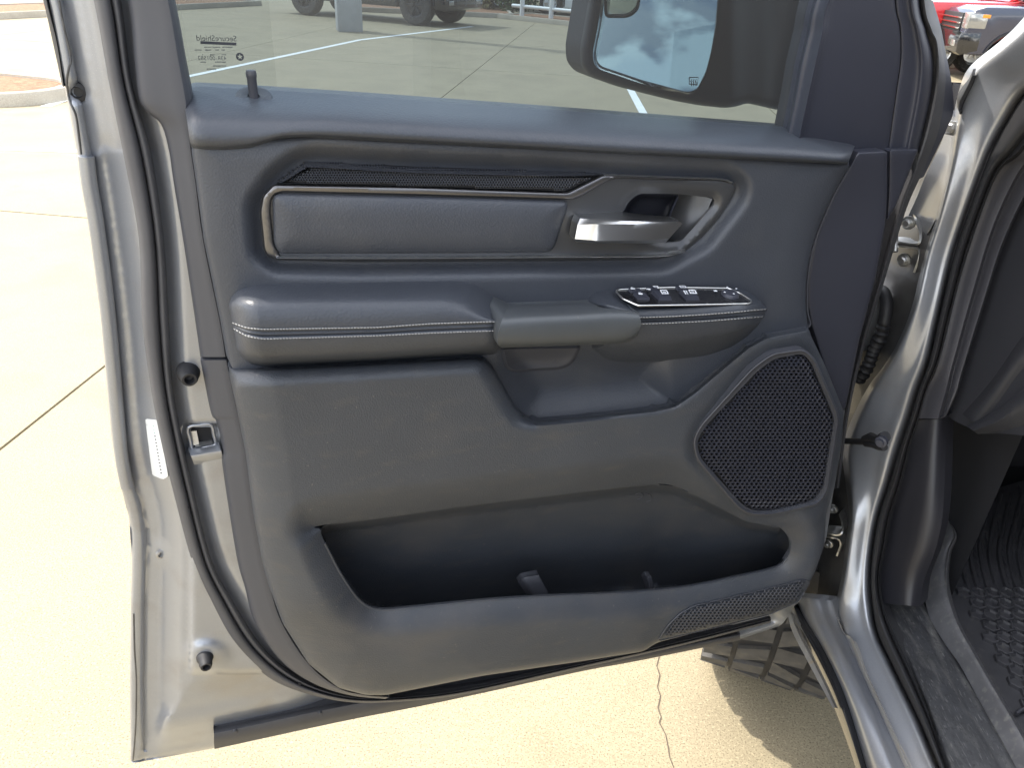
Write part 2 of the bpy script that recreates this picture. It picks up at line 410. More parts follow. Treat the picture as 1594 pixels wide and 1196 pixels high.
def tube_vf(pts, r, seg=8):
    P = np.asarray(pts, float); n = len(P); V, F = [], []
    T = np.gradient(P, axis=0); up = np.array([0.13, 0.21, 0.97])
    rr = np.broadcast_to(np.asarray(r, float), (n,))
    for i in range(n):
        z = T[i] / (np.linalg.norm(T[i]) + 1e-12); x = np.cross(up, z)
        if np.linalg.norm(x) < 1e-2: x = np.cross((1, 0, 0), z)
        x /= np.linalg.norm(x); y = np.cross(z, x)
        for s in range(seg):
            a = 2 * math.pi * s / seg; V.append(P[i] + rr[i] * (math.cos(a) * x + math.sin(a) * y))
    for i in range(n - 1):
        for s in range(seg):
            q = (s + 1) % seg; F.append((i * seg + s, i * seg + q, (i + 1) * seg + q, (i + 1) * seg + s))
    F.append(tuple(range(seg - 1, -1, -1))); F.append(tuple((n - 1) * seg + s for s in range(seg)))
    return np.array(V), F
def join(parts):
    V, F, mi = [], [], []; b = 0
    for p in parts:
        v, f = p[0], p[1]; q = p[2] if len(p) > 2 else 0
        V.append(np.asarray(v, float)); F += [tuple(i + b for i in g) for g in f]; mi += [q] * len(f); b += len(v)
    return np.vstack(V), F, mi
def box_vf(x0, x1, y0, y1, z0, z1, bev=0.0):
    bm = bmesh.new(); bmesh.ops.create_cube(bm, size=1)
    for v in bm.verts: v.co = Vector(((x0 + x1) / 2 + v.co.x * (x1 - x0), (y0 + y1) / 2 + v.co.y * (y1 - y0), (z0 + z1) / 2 + v.co.z * (z1 - z0)))
    if bev: bmesh.ops.bevel(bm, geom=bm.edges[:], offset=bev, segments=2, affect='EDGES', profile=0.6)
    bm.verts.index_update(); V = np.array([v.co[:] for v in bm.verts]); F = [tuple(v.index for v in f.verts) for f in bm.faces]; bm.free()
    return V, F
def prism_vf(outline, axis_lo, axis_hi, bev=0.0, seg=2):
    """side outline in (x, z) extruded across y, edges of the outline bevelled"""
    bm = bmesh.new(); f = bm.faces.new([bm.verts.new((x, axis_lo, z)) for x, z in outline])
    g = bmesh.ops.extrude_face_region(bm, geom=[f])
    for v in g['geom']:
        if isinstance(v, bmesh.types.BMVert): v.co.y = axis_hi
    bmesh.ops.recalc_face_normals(bm, faces=bm.faces[:])
    if bev:
        ed = [e for e in bm.edges if abs(e.verts[0].co.y - e.verts[1].co.y) < 1e-6]
        bmesh.ops.bevel(bm, geom=ed, offset=bev, segments=seg, affect='EDGES', profile=0.5, clamp_overlap=True)
    bmesh.ops.triangulate(bm, faces=[f for f in bm.faces if len(f.verts) > 4])
    bm.verts.index_update(); V = np.array([v.co[:] for v in bm.verts]); F = [tuple(v.index for v in q.verts) for q in bm.faces]; bm.free()
    return V, F
def text_vf(s, size=1.0):
    cu = bpy.data.curves.new('lettering', 'FONT'); cu.body = s; cu.size = size; cu.align_x = 'LEFT'
    o = bpy.data.objects.new('lettering', cu); COL.objects.link(o); bpy.context.view_layer.update()
    me = bpy.data.meshes.new_from_object(o); V = np.array([v.co[:] for v in me.vertices]); F = [tuple(p.vertices) for p in me.polygons]
    bpy.data.objects.remove(o); bpy.data.curves.remove(cu); bpy.data.meshes.remove(me)
    return V, F

#@@GROUND
# ================================================================== GROUND AND SETTING
def ground_pt(x, y, z=0.0): return P1('G', x, y, z)
g_ = empty('ground', (0, 0, 0), kind='structure')
mesh('ground_bed', [(-400, -250, -0.03), (400, -250, -0.03), (400, 600, -0.03), (-400, 600, -0.03)], [(0, 1, 2, 3)], 'joint_fill', g_, 0)
# concrete slabs between saw-cut joints; the long joints run almost straight ahead
ja = np.array(ground_pt(0, 700)); jb = np.array(ground_pt(790, 70)); jd = (jb - ja)[:2]; jd /= np.linalg.norm(jd); jn = np.array([jd[1], -jd[0]])
j0 = ja[:2] + jd * 0.0
jc = np.array(ground_pt(60, 333))[:2]; off = (jc - j0) @ jd
SLAB, GAP = 4.6, 0.007
def slab_mesh(u0, u1, v0, v1):
    q = [(u0, v0), (u1, v0), (u1, v1), (u0, v1)]
    top = [(*(j0 + jd * b + jn * a), 0.0) for a, b in q]; bot = [(p[0], p[1], -0.028) for p in top]
    return top + bot, [(0, 1, 2, 3), (0, 4, 5, 1), (1, 5, 6, 2), (2, 6, 7, 3), (3, 7, 4, 0)]
for i in range(-5, 6):
    for j in range(-2, 8):
        V, F = slab_mesh(i * SLAB + GAP, (i + 1) * SLAB - GAP, off + j * SLAB + GAP, off + (j + 1) * SLAB - GAP)
        F = [F[0]] + F[1:] if np.cross(np.subtract(V[1], V[0])[:2], np.subtract(V[2], V[0])[:2]) > 0 else [tuple(reversed(f)) for f in F]
        mesh('concrete_slab', V, F, 'concrete', g_, 0)
# the lot beyond the slabs
def ring_quad(u0, u1, v0, v1):
    return [(*(j0 + jd * b + jn * a), 0.0) for a, b in ((u0, v0), (u1, v0), (u1, v1), (u0, v1))]
U0, U1, V0, V1 = -5 * SLAB, 6 * SLAB, off - 2 * SLAB, off + 8 * SLAB
Vr, Fr = [], []
for q in ((-300, U0, -200, 500), (U1, 300, -200, 500), (U0, U1, V1, 500), (U0, U1, -200, V0)):
    b = len(Vr); Vr += ring_quad(*q); Fr.append((b + 3, b + 2, b + 1, b))
mesh('paving', Vr, Fr, 'concrete', g_, 0)
# painted bay lines
def stripe(a, b, wd=0.1, lab=None):
    a = np.array(ground_pt(*a))[:2]; b = np.array(ground_pt(*b))[:2]; d = b - a; d /= np.linalg.norm(d); nn = np.array([-d[1], d[0]]) * wd / 2
    V = [(*(a + nn), .004), (*(a - nn), .004), (*(b - nn), .004), (*(b + nn), .004)]
    mesh('bay_line', V, [(0, 3, 2, 1)] if False else [(0, 1, 2, 3)], 'stripe_paint', g_, 0)
stripe((-180, 226), (128, 236), 0.10); stripe((70, 166), (128, 147), 0.11); stripe((255, 127), (560, 62), 0.12); stripe((560, 62), (735, 41), 0.14); stripe((960, 100), (1006, 185), 0.11)
# hairline crack in the slab by the tyre
cp = [(1026, 1023), (1022, 1038), (1027, 1052), (1023, 1070), (1028, 1085), (1024, 1103), (1029, 1118), (1026, 1126), (1036, 1145), (1040, 1165), (1042, 1180), (1050, 1200), (1056, 1225)]
Vc, Fc = [], []
for i, (x, y) in enumerate(cp):
    q = ground_pt(x, y); ww = 0.0011 + 0.0011 * random.random(); Vc += [(q[0] - ww, q[1], .002), (q[0] + ww, q[1], .002)]
    if i: b = 2 * i; Fc.append((b - 2, b - 1, b + 1, b))
mesh('crack', Vc, Fc, 'joint_fill', g_, 0)

def tree_leaves(n, rad, c, size, squash=0.8):
    V, F = [], []
    for i in range(n):
        d = rng.normal(size=3); d /= np.linalg.norm(d); p = np.array(c) + d * rad * (0.35 + 0.75 * rng.random() ** 0.6) * np.array([1, 1, squash]) * (0.8 + 0.4 * math.sin(3 * d[0] + 5 * d[1]))
        a = rng.normal(size=3); a /= np.linalg.norm(a); b = np.cross(a, rng.normal(size=3)); b /= np.linalg.norm(b); s = size * (0.6 + 0.8 * rng.random())
        k = len(V); V += [p - a * s, p + b * s * 0.55, p + a * s, p - b * s * 0.55]; F.append((k, k + 1, k + 2, k + 3))
    return V, F

def island(name, pts, label, top='mulch', h=0.14, cat='kerb'):
    """a raised planting island: a rounded kerb ring with a filled top"""
    P = np.array(pts); c = P.mean(0); n = len(P)
    def ins(d):
        o = []
        for i in range(n):
            e1 = P[i] - P[i - 1]; e2 = P[(i + 1) % n] - P[i]; t_ = e1 / np.linalg.norm(e1) + e2 / np.linalg.norm(e2); nn = np.array([-t_[1], t_[0]]); nn /= np.linalg.norm(nn)
            if nn @ (c - P[i]) < 0: nn = -nn
            o.append(P[i] + nn * d)
        return np.array(o)
    L = [(0, 0.001), (0.01, h - 0.03), (0.035, h), (0.15, h), (0.155, h - 0.04)]
    V = np.vstack([np.column_stack([ins(d), np.full(n, z)]) for d, z in L]); F = []
    for a in range(len(L) - 1):
        for i in range(n): j = (i + 1) % n; F.append((a * n + i, a * n + j, (a + 1) * n + j, (a + 1) * n + i))
    r = empty(name, (c[0], c[1], 0), label=label, cat=cat)
    mesh('kerb', V, F, 'kerb_concrete', r, 40)
    q = ins(0.155); Vm = np.vstack([np.column_stack([q, np.full(n, h - 0.03)]), [[c[0], c[1], h + 0.02]]])
    mesh('mulch_bed' if top == 'mulch' else 'slab', Vm, [(i, (i + 1) % n, n) for i in range(n)], top, r, 40)
    return r
def rounded(c, d, L, wd, n=10):
    """stadium outline: centre, direction, length, width"""
    d = np.array(d, float); d /= np.linalg.norm(d); s = np.array([-d[1], d[0]]); o = []
    for e, k in ((1, -1), (-1, 1)):
        for a in np.linspace(-math.pi / 2, math.pi / 2, n): o.append(np.array(c) + e * d * (L / 2 - wd / 2) + e * (d * math.cos(a) + s * math.sin(a)) * wd / 2)
    return o
e0 = ground_pt(58, 165); dd = np.array([-0.97, 0.24])
island('planting_island', rounded(np.array(e0[:2]) + dd * 3.0 + np.array((0.0, 0.35)), dd, 6.2, 1.55), 'rounded concrete kerb island with red mulch at the left edge beside the door')
k1 = ground_pt(0, 30); k2 = ground_pt(75, 26)
kd = (k2 - k1)[:2]; kd /= np.linalg.norm(kd); kn = np.array([-kd[1], kd[0]])
a = k1[:2] - kd * 9; b = k2[:2] + kd * 8.0
island('planting_bed', [a, b, b + kn * 2.2, a + kn * 2.2], 'long straight kerb with a mulch strip far off at upper left')

#@@CARS
# ================================================================== VEHICLES IN THE LOT
def arc(cx, cz, r, a0, a1, n=9): return [(cx + r * math.cos(R(a)), cz + r * math.sin(R(a))) for a in np.linspace(a0, a1, n)]
def wheel_vf(r, wd):
    tyre = [(r * 0.62, -wd / 2), (r * 0.9, -wd / 2), (r * 0.985, -wd * 0.38), (r, -wd * 0.2), (r, wd * 0.2), (r * 0.985, wd * 0.38), (r * 0.9, wd / 2), (r * 0.62, wd / 2)]
    V, F = revolve(tyre, 28); V = V[:, [0, 2, 1]]
    return V, F
def rim_vf(r, wd, side):
    V, F = revolve([(r * 0.63, wd * 0.42), (r * 0.6, wd * 0.5), (r * 0.55, wd * 0.46), (r * 0.5, wd * 0.2), (r * 0.2, wd * 0.26), (0.001, wd * 0.3)], 28)
    parts = [(V, F)]
    for i in range(6):
        a = i * math.pi / 3; b = box_vf(r * 0.12, r * 0.56, -r * 0.055, r * 0.055, wd * 0.22, wd * 0.40, r * 0.02)
        c, s = math.cos(a), math.sin(a); v = b[0]; parts.append((np.stack([v[:, 0] * c - v[:, 1] * s, v[:, 0] * s + v[:, 1] * c, v[:, 2]], 1), b[1]))
    V, F, _ = join(parts); V = V[:, [0, 2, 1]]; V[:, 1] *= side
    return V, F
def vehicle(name, loc, rz, paint, label, cat, group=None, L=5.8, Wd=2.0, hood=1.25, belt=1.35, roof=1.95, wr=0.42, ww=0.29, fo=0.95, ro=1.15, cab=(0.95, -1.5), bed=True, clear=0.5, rim='alloy', boxy=False):
    """length along +x (front), built from a side outline with open wheel arches"""
    v = empty(name, loc, rz, label=label, cat=cat, group=group)
    xf, xr = L / 2 - fo, -L / 2 + ro; ar = wr + 0.09
    z0 = clear
    o = [(-L / 2, z0 + 0.12), (-L / 2 + 0.06, z0)]
    aa = math.degrees(math.asin(max(-1, min(1, (z0 - wr) / ar))))
    o += arc(xr, wr, ar, 180 - aa, aa)
    o += arc(xf, wr, ar, 180 - aa, aa)
    o += [(L / 2 - 0.08, z0), (L / 2, z0 + 0.1), (L / 2, hood - 0.22), (L / 2 - 0.07, hood - 0.06), (L / 2 - 0.25, hood), (cab[0] + 0.05, hood + 0.06)]
    if bed: o += [(cab[0] - 0.2, belt), (cab[1], belt), (cab[1] - 0.02, belt - 0.03), (-L / 2, belt - 0.03)]
    else: o += [(cab[0] - 0.2, belt), (-L / 2 + 0.05, belt)]
    K = dict(world=False)
    V, F = prism_vf(o, -Wd / 2, Wd / 2, 0.045, 3); mesh('body', V, F, paint, v, 35, **K)
    # cabin
    lean = 0.18 if boxy else 0.62
    x1, x0 = cab[0], (cab[1] if bed else -L / 2 + 0.12); yb, yt = Wd / 2 - 0.04, Wd / 2 - (0.12 if boxy else 0.2)
    c8 = [(x0, -yb, belt - .04), (x1, -yb, belt - .04), (x1, yb, belt - .04), (x0, yb, belt - .04), (x0 + 0.12, -yt, roof), (x1 - lean, -yt, roof), (x1 - lean, yt, roof), (x0 + 0.12, yt, roof)]
    bm = bmesh.new(); q = [bm.verts.new(p) for p in c8]
    for f in ((0, 1, 5, 4), (1, 2, 6, 5), (2, 3, 7, 6), (3, 0, 4, 7), (4, 5, 6, 7), (3, 2, 1, 0)): bm.faces.new([q[i] for i in f])
    bmesh.ops.bevel(bm, geom=bm.edges[:], offset=0.04, segments=2, affect='EDGES'); bmesh.ops.recalc_face_normals(bm, faces=bm.faces[:])
    bm.verts.index_update(); Vv = np.array([p.co[:] for p in bm.verts]); Fv = [tuple(p.index for p in f.verts) for f in bm.faces]; bm.free()
    mesh('cabin', Vv, Fv, paint, v, 35, **K)
    c8 = np.array(c8)
    def pane(a, b, c, d, s0, s1, t0, t1, nm):
        def at(s, t): return (a * (1 - s) + b * s) * (1 - t) + (d * (1 - s) + c * s) * t
        nn = np.cross(b - a, d - a); nn /= np.linalg.norm(nn)
        pts = [at(s0, t0), at(s1, t0), at(s1, t1), at(s0, t1)]
        V = [p + nn * 0.008 for p in pts] + [p - nn * 0.01 for p in pts]
        mesh(nm, V, [(0, 1, 2, 3), (0, 4, 5, 1), (1, 5, 6, 2), (2, 6, 7, 3), (3, 7, 4, 0)], 'car_glass', v, 0, **K)
    pane(c8[1], c8[2], c8[6], c8[5], .08, .92, .12, .92, 'windscreen'); pane(c8[3], c8[0], c8[4], c8[7], .1, .9, .15, .88, 'rear_window')
    for (a, b, c, d), mir in (((c8[0], c8[1], c8[5], c8[4]), 0), ((c8[2], c8[3], c8[7], c8[6]), 1)):
        for s0, s1 in ((.06, .46), (.52, .93)): pane(a, b, c, d, s0, s1, .12, .9, 'side_window')
    for x in (xf, xr):
        for s in (-1, 1):
            V, F = wheel_vf(wr, ww); w_ = mesh('wheel', V + np.array([x, s * (Wd / 2 - ww * 0.45), wr]), F, 'tyre_rubber', v, 40, **K)
            V, F = rim_vf(wr, ww, s); r_ = mesh('rim', V + np.array([x, s * (Wd / 2 - ww * 0.45), wr]), F, rim, w_, 40, **K)
            V, F = revolve([(ar - 0.005, -0.16), (ar + 0.03, -0.16), (ar + 0.035, 0.10), (ar - 0.005, 0.10)], 28); V = V[:, [0, 2, 1]]
            k_ = V[:, 2] > (z0 - wr)
            mesh('arch_liner', V * np.array([1, s, 1]) + np.array([x, s * (Wd / 2 - 0.08), wr]), [f for f in F if all(k_[i] for i in f)], 'dark_rubber', v, 40, **K)
    # nose: grille with bars, lamps, bumper
    gz0, gz1 = hood - 0.46, hood - 0.12; X = L / 2
    V, F, mi = join([(*box_vf(X - .02, X + .025, -Wd * .34, Wd * .34, gz0, gz1, .01), 0)] + [(*box_vf(X, X + .045, -Wd * .33, Wd * .33, gz0 + .06 + i * .09, gz0 + .085 + i * .09, .006), 1) for i in range(3)])
    mesh('grille', V, F, ['dark_rubber', 'chrome'], v, 35, mi=mi, **K)
    for s in (-1, 1):
        V, F = box_vf(X - .34, X + .012, *sorted((s * Wd * .345, s * (Wd / 2 + .004))), gz0 + .08, gz1 + .02, .03); h_ = mesh('headlight', V, F, 'lamp_clear', v, 35, **K)
        V, F = box_vf(X - .36, X - .22, *sorted((s * Wd * .46, s * (Wd / 2 + .008))), gz1 - .06, gz1 + .0, .008); mesh('turn_signal', V, F, 'lamp_amber', h_, 35, **K)
        V, F = box_vf(X + .02, X + .09, *sorted((s * Wd * .30, s * Wd * .43)), z0 + .12, z0 + .24, .02); mesh('fog_lamp', V, F, 'lamp_clear', v, 35, **K)
        V, F = box_vf(-X - .012, -X + .10, *sorted((s * Wd * .42, s * (Wd / 2 + .004))), belt - .5, belt - .1, .02); mesh('tail_lamp', V, F, 'lamp_red', v, 35, **K)
        V, F = box_vf(cab[0] - .35, cab[0] - .15, *sorted((s * (Wd / 2 - .02), s * (Wd / 2 + .24))), belt + .0, belt + .22, .03); mesh('wing_mirror', V, F, 'gloss_black', v, 35, **K)
    bo = [(X - .32, z0 + .06), (X - .02, z0 - .02), (X + .07, z0 + .03), (X + .09, z0 + .26), (X + .06, z0 + .38), (X - .3, z0 + .40)]
    V, F = prism_vf(bo, -Wd / 2 - .006, Wd / 2 + .006, .03, 2); mesh('bumper', V, F, 'gloss_black' if paint in ('paint_navy', 'paint_black') else 'chrome', v, 35, **K)
    V, F = box_vf(-X - .1, -X + .05, -Wd * .48, Wd * .48, z0 + .06, z0 + .26, .03); mesh('rear_bumper', V, F, 'gloss_black', v, 35, **K)
    for xx in (cab[0] - .12, (cab[0] + cab[1]) / 2 - .05):
        for s in (-1, 1):
            V, F = box_vf(xx - .62, xx - .46, *sorted((s * Wd / 2, s * (Wd / 2 + .03))), belt - .2, belt - .165, .008); mesh('handle', V, F, 'gloss_black', v, 35, **K)
    return v
def place_car(px, x, y, heading, **k):
    q = ground_pt(*px); return q
# right-hand row: near dark pickup, red pickup behind it, both with their noses to the left
q = ground_pt(1548, 137)
hd = R(172)
vehicle('pickup_truck', (q[0] + 2.55, q[1] + 1.25, 0), hd, 'paint_navy', 'dark navy pickup truck parked nose to the left beside the open door', 'pickup truck', hood=1.32, belt=1.42, roof=2.02, L=5.9)
q = ground_pt(1470, 116)
vehicle('pickup_truck', (q[0] + 1.95, q[1] + 0.9, 0), hd, 'paint_red', 'bright red pickup truck parked just behind the dark navy one', 'pickup truck', hood=1.32, belt=1.42, roof=2.02, L=5.9)
# through the door glass
wa = np.array(ground_pt(478, 23)); wb = np.array(ground_pt(648, 39)); dv = (wb - wa)[:2]; base = np.linalg.norm(dv); rz = math.atan2(dv[1], dv[0])
cxy = (wa + wb)[:2] / 2; cxy = cxy + np.array([-math.sin(rz), math.cos(rz)]) * 0.85
vehicle('lifted_truck', (cxy[0], cxy[1], 0), rz, 'paint_black', 'black lifted truck on big tyres seen through the door window', 'truck', L=base + 1.9, fo=0.9, ro=1.0, wr=0.5, ww=0.34, clear=0.42, hood=1.45, belt=1.5, roof=2.1, bed=False, cab=(0.75, -1.6), boxy=True, rim='wheel_metal')
def row_car(px, off, rz, paint, label, **k):
    q = ground_pt(*px); vehicle(k.pop('name', 'parked_car'), (q[0] + off[0], q[1] + off[1], 0), R(rz), paint, label, k.pop('cat', 'car'), 'cars parked beyond the white rail', **k)
row_car((915, 25), (0.0, .5), 186, 'paint_white', 'white boxy off-roader parked behind the white rail', L=4.3, Wd=1.88, bed=False, boxy=True, hood=1.2, belt=1.25, roof=1.85, fo=.65, ro=.75, cab=(.6, -1.6), clear=.24, wr=.4, ww=.26)
row_car((905, 16), (2.6, 1.2), 186, 'paint_blue', 'blue car parked behind the white off-roader', L=4.6, Wd=1.85, bed=False, hood=1.0, belt=1.05, roof=1.55, cab=(.85, -1.8), clear=.28, wr=.34, ww=.22)
row_car((712, 12), (0.0, 1.0), 190, 'paint_white', 'white van parked far off beyond the lifted truck', L=5.0, Wd=1.95, bed=False, boxy=True, hood=1.2, belt=1.25, roof=2.2, cab=(1.3, -2.3), clear=.3, wr=.36, ww=.24)
row_car((752, 9), (0.8, 1.5), 188, 'paint_blue', 'blue car parked by the bushes next to the white van', L=4.6, Wd=1.85, bed=False, hood=1.0, belt=1.05, roof=1.6, cab=(.85, -1.8), clear=.28, wr=.34, ww=.22)
q2 = ground_pt(1222, 60)
vehicle('parked_car', (q2[0] + 0.2, q2[1] + 1.0, 0), R(200), 'paint_navy', 'dark car parked ahead, glimpsed over the mirror arm', 'car', 'cars parked ahead of the truck', L=4.8, Wd=1.9, bed=False, hood=1.05, belt=1.1, roof=1.7, cab=(.9, -1.9), clear=.3, wr=.36, ww=.23)

# light pole on a square concrete base
q = ground_pt(544, 48); lp = empty('lamp_post', (q[0], q[1], 0), label='white pole on a square concrete base in front of the black lifted truck', cat='lamp post')
ang = R(18)
V, F = box_vf(-.29, .29, -.29, .29, 0, .72, .02); c, s = math.cos(ang), math.sin(ang)
mesh('concrete_base', np.stack([V[:, 0] * c - V[:, 1] * s, V[:, 0] * s + V[:, 1] * c, V[:, 2]], 1), F, 'post_concrete', lp, 35, world=False)
V, F = box_vf(-.17, .17, -.17, .17, .72, 7.5, .01); mesh('pole', V, F, 'white_paint', lp, 35, world=False)
V, F = box_vf(-.25, .25, -.25, .25, .721, .76, .01); mesh('base_plate', V, F, 'white_paint', lp, 35, world=False)
V, F = box_vf(-.7, .7, -.2, .2, 7.5, 7.68, .03); mesh('lamp_head', V, F, 'white_paint', lp, 35, world=False)
# white pipe rail with posts along the far kerb
ra = np.array(ground_pt(812, 30)); rb = np.array(ground_pt(905, 40)); rd = (rb - ra)[:2]; rd /= np.linalg.norm(rd)
rf = empty('rail_fence', (ra[0], ra[1], 0), label='white pipe rail fence on posts along the far kerb', cat='fence')
LN = 7.0
for z in (0.38, 0.78):
    p = [np.array([rd[0] * s, rd[1] * s, z]) for s in np.linspace(-.4, LN, 5)]; V, F = tube_vf(p, 0.055, 8); mesh('rail', V, F, 'white_paint', rf, 60, world=False)
for s in np.arange(0, LN, 1.15):
    V, F = tube_vf([np.array([rd[0] * s, rd[1] * s, z]) for z in (0, .4, .82)], 0.075, 8); mesh('post', V, F, 'white_paint', rf, 60, world=False)
kn2 = np.array([-rd[1], rd[0]])
island('planting_bed', [ra[:2] - kn2 * .5 - rd * .6, ra[:2] - kn2 * .5 + rd * 14, ra[:2] + kn2 * 1.3 + rd * 14, ra[:2] + kn2 * 1.3 - rd * .6], 'kerbed mulch bed under the white rail fence')
ka = np.array(ground_pt(690, 24)); kb = np.array(ground_pt(800, 29)); kd2 = (kb - ka)[:2]; kd2 /= np.linalg.norm(kd2); kn3 = np.array([-kd2[1], kd2[0]])
island('planting_bed', [ka[:2] - kd2 * 3, kb[:2], kb[:2] + kn3 * 3, ka[:2] + kn3 * 3 - kd2 * 3], 'kerbed bed of bushes beside the black lifted truck')
for i, (px, off, rad, m_, lab) in enumerate((((756, 22), (0, 1.0), .55, 'dry_leaf', 'yellowish dry bush in the bed by the lifted truck'), ((778, 24), (.4, 1.1), .5, 'leaf', 'low green bush between the dry bush and the rail'), ((800, 25), (.3, 1.3), .45, 'leaf', 'green bush nearest the white rail fence'))):
    q = ground_pt(*px); b_ = empty('bush', (q[0] + off[0], q[1] + off[1], 0), label=lab, cat='bush')
    V, F = tree_leaves(900, rad, (0, 0, .12 + rad * .7), .06); mesh('leaves', V, F, m_, b_, 0, world=False)
    V, F = tube_vf([(0, 0, 0.05), (.02, 0, .3), (0, .03, .55)], .03, 6); mesh('stem', V, F, 'bark', b_, 40, world=False)
for px, off, lab in (((770, 18), (0, 2.2), 'slim tree trunk standing among the bushes'), ((786, 19), (.5, 3.2), 'second tree further back behind the bushes')):
    q = ground_pt(*px); t_ = empty('tree', (q[0] + off[0], q[1] + off[1], 0), label=lab, cat='tree')
    V, F = tube_vf([(0, 0, 0), (.03, .02, 1.0), (-.02, .05, 2.2), (.05, 0, 3.4), (.1, .1, 4.6)], [.14, .11, .1, .08, .04], 8); tr_ = mesh('trunk', V, F, 'bark', t_, 40, world=False)
    prt = [tube_vf([(0, 0, 2.4), (math.cos(a) * .5, math.sin(a) * .5, 3.2), (math.cos(a) * 1.0, math.sin(a) * 1.0, 3.8)], [.06, .045, .02], 6) for a in (0.4, 2.3, 4.4)]
    V, F, _ = join(prt); mesh('limb', V, F, 'bark', tr_, 40, world=False)
    V, F = tree_leaves(2600, 1.5, (0, 0, 4.0), .11); mesh('crown', V, F, 'leaf', t_, 0, world=False)
# ================================================================== THE SILVER PICKUP: OPEN DOOR
HINGE = P1('D', 1430, 640, 0.0)
T = empty('pickup_truck', (float(HINGE[0]), float(HINGE[1]), 0), label='silver pickup truck with its front door swung wide open, filling the view', cat='pickup truck')
def interp_w(pairs):
    xs = np.array([p[0] for p in pairs]); ys = np.array([p[1] for p in pairs]); return lambda d: np.interp(d, xs, ys)

def dense(P, n=70, sig=5.0):
    P = np.asarray(P, float)[:, :2]; L = np.concatenate([[0], np.cumsum(np.linalg.norm(np.diff(P, axis=0), axis=1))]); q = np.linspace(0, L[-1], 400)
    A = np.stack([np.interp(q, L, P[:, 0]), np.interp(q, L, P[:, 1])], 1); k = max(1, int(3 * sig * 400 / L[-1])); g = np.exp(-.5 * (np.arange(-k, k + 1) / (k / 3)) ** 2); g /= g.sum()
    E = np.vstack([2 * A[0] - A[k:0:-1], A, 2 * A[-1] - A[-2:-k - 2:-1]]); B = np.stack([np.convolve(E[:, i], g, 'valid') for i in (0, 1)], 1)
    s = np.linspace(0, 1, n); s = (s * .55 + .45 * (s * s * (3 - 2 * s))) ; i_ = s * 399
    return np.stack([np.interp(i_, np.arange(400), B[:, 0]), np.interp(i_, np.arange(400), B[:, 1])], 1)
def endr(P, w, dl=0, rl_=30, dr=0, rr=30):
    A = dense(P); a = np.concatenate([[0], np.cumsum(np.linalg.norm(np.diff(A, axis=0), axis=1))]); b = a[-1] - a
    return [(x, y, w - dl * (1 - rnd(np.array(u / rl_))) - dr * (1 - rnd(np.array(v / rr)))) for (x, y), u, v in zip(A, a, b)]
def mid(A, B, k): return [(a[0] + (b[0] - a[0]) * k, a[1] + (b[1] - a[1]) * k) for a, b in zip(A, B)]
# ---- outlines traced on the door, photograph pixels
EDGE = [(0, -330), (40, -150), (75, 0), (99, 125), (122, 250), (141, 373), (157, 500), (165, 590), (173, 680), (184, 745), (201, 807), (205, 873), (203, 955), (202, 1060), (203, 1188)]
SEAL_L = [(72, -330), (110, -150), (146, 0), (169, 125), (194, 251), (216, 373), (221, 500), (234, 600), (249, 680), (270, 767), (299, 875), (326, 939), (357, 996), (402, 1043), (449, 1071), (527, 1092), (606, 1094), (720, 1082), (900, 1042), (1060, 1006), (1200, 970)]
SEAL_R = [(114, -330), (152, -150), (188, 0), (205, 125), (236, 240), (255, 373), (263, 500), (269, 600), (283, 680), (302, 766), (329, 872), (362, 936), (402, 1000), (444, 1042), (494, 1070), (550, 1085), (612, 1086), (720, 1074), (900, 1034), (1060, 998), (1200, 962)]
STRIP_L = [(130, -330), (166, -150), (200, 0), (209, 90), (216, 150), (228, 172), (251, 194), (263, 235), (270, 282), (285, 373), (304, 500), (312, 556)]
STRIP_R = [(196, -330), (228, -150), (263, 0), (279, 90), (290, 150), (292, 175), (295, 205), (298, 235), (305, 282), (317, 373), (343, 500), (352, 556)]
STRIP2_L = [(312, 561), (328, 641), (337, 657), (347, 700), (346, 722), (357, 798), (370, 875), (381, 914), (396, 968), (434, 1026), (484, 1063), (543, 1083), (600, 1089)]
STRIP2_R = [(353, 561), (370, 641), (374, 657), (383, 704), (386, 725), (397, 798), (412, 875), (421, 914), (440, 971), (481, 1034), (528, 1072), (570, 1083), (606, 1086)]
PAD_TOP = [(284, 141), (300, 134), (340, 136), (420, 140), (560, 149), (800, 166), (1000, 181), (1224, 198), (1290, 208), (1334, 219)]
PAD_BOT = [(297, 229), (310, 232), (350, 233), (388, 230), (430, 216), (470, 213), (700, 225), (1000, 241), (1180, 249), (1319, 256)]
BEZEL = poly([(426, 287), (650, 291), (870, 299), (884, 299), (938, 272), (951, 272), (1123, 278), (1142, 283), (1147, 292), (1141, 306), (1120, 340), (1090, 372), (1066, 392), (1030, 403), (900, 406), (557, 408), (430, 405), (416, 400), (410, 390), (404, 330), (408, 305)], 5, 9)
INSERT = poly([(423, 300), (650, 305), (888, 312), (861, 394), (434, 396), (425, 380)], 5, 14)
TWEETER = poly([(427, 284), (446, 269), (468, 254), (490, 250), (650, 259), (900, 266), (938, 270), (880, 297), (650, 290)], 5, 6)
CUP = poly([(966, 337), (978, 314), (994, 301), (1057, 302), (1112, 308), (1112, 318), (1060, 376), (1034, 378), (970, 360)], 4, 8)
BLOCK = [(300, 590), (357, 576), (560, 567), (742, 557), (756, 560), (768, 573), (800, 629), (814, 648), (834, 656), (1020, 637), (1050, 630), (1080, 609), (1164, 538), (1195, 522), (1258, 510), (1420, 500), (1420, 1200), (250, 1200), (250, 590)]
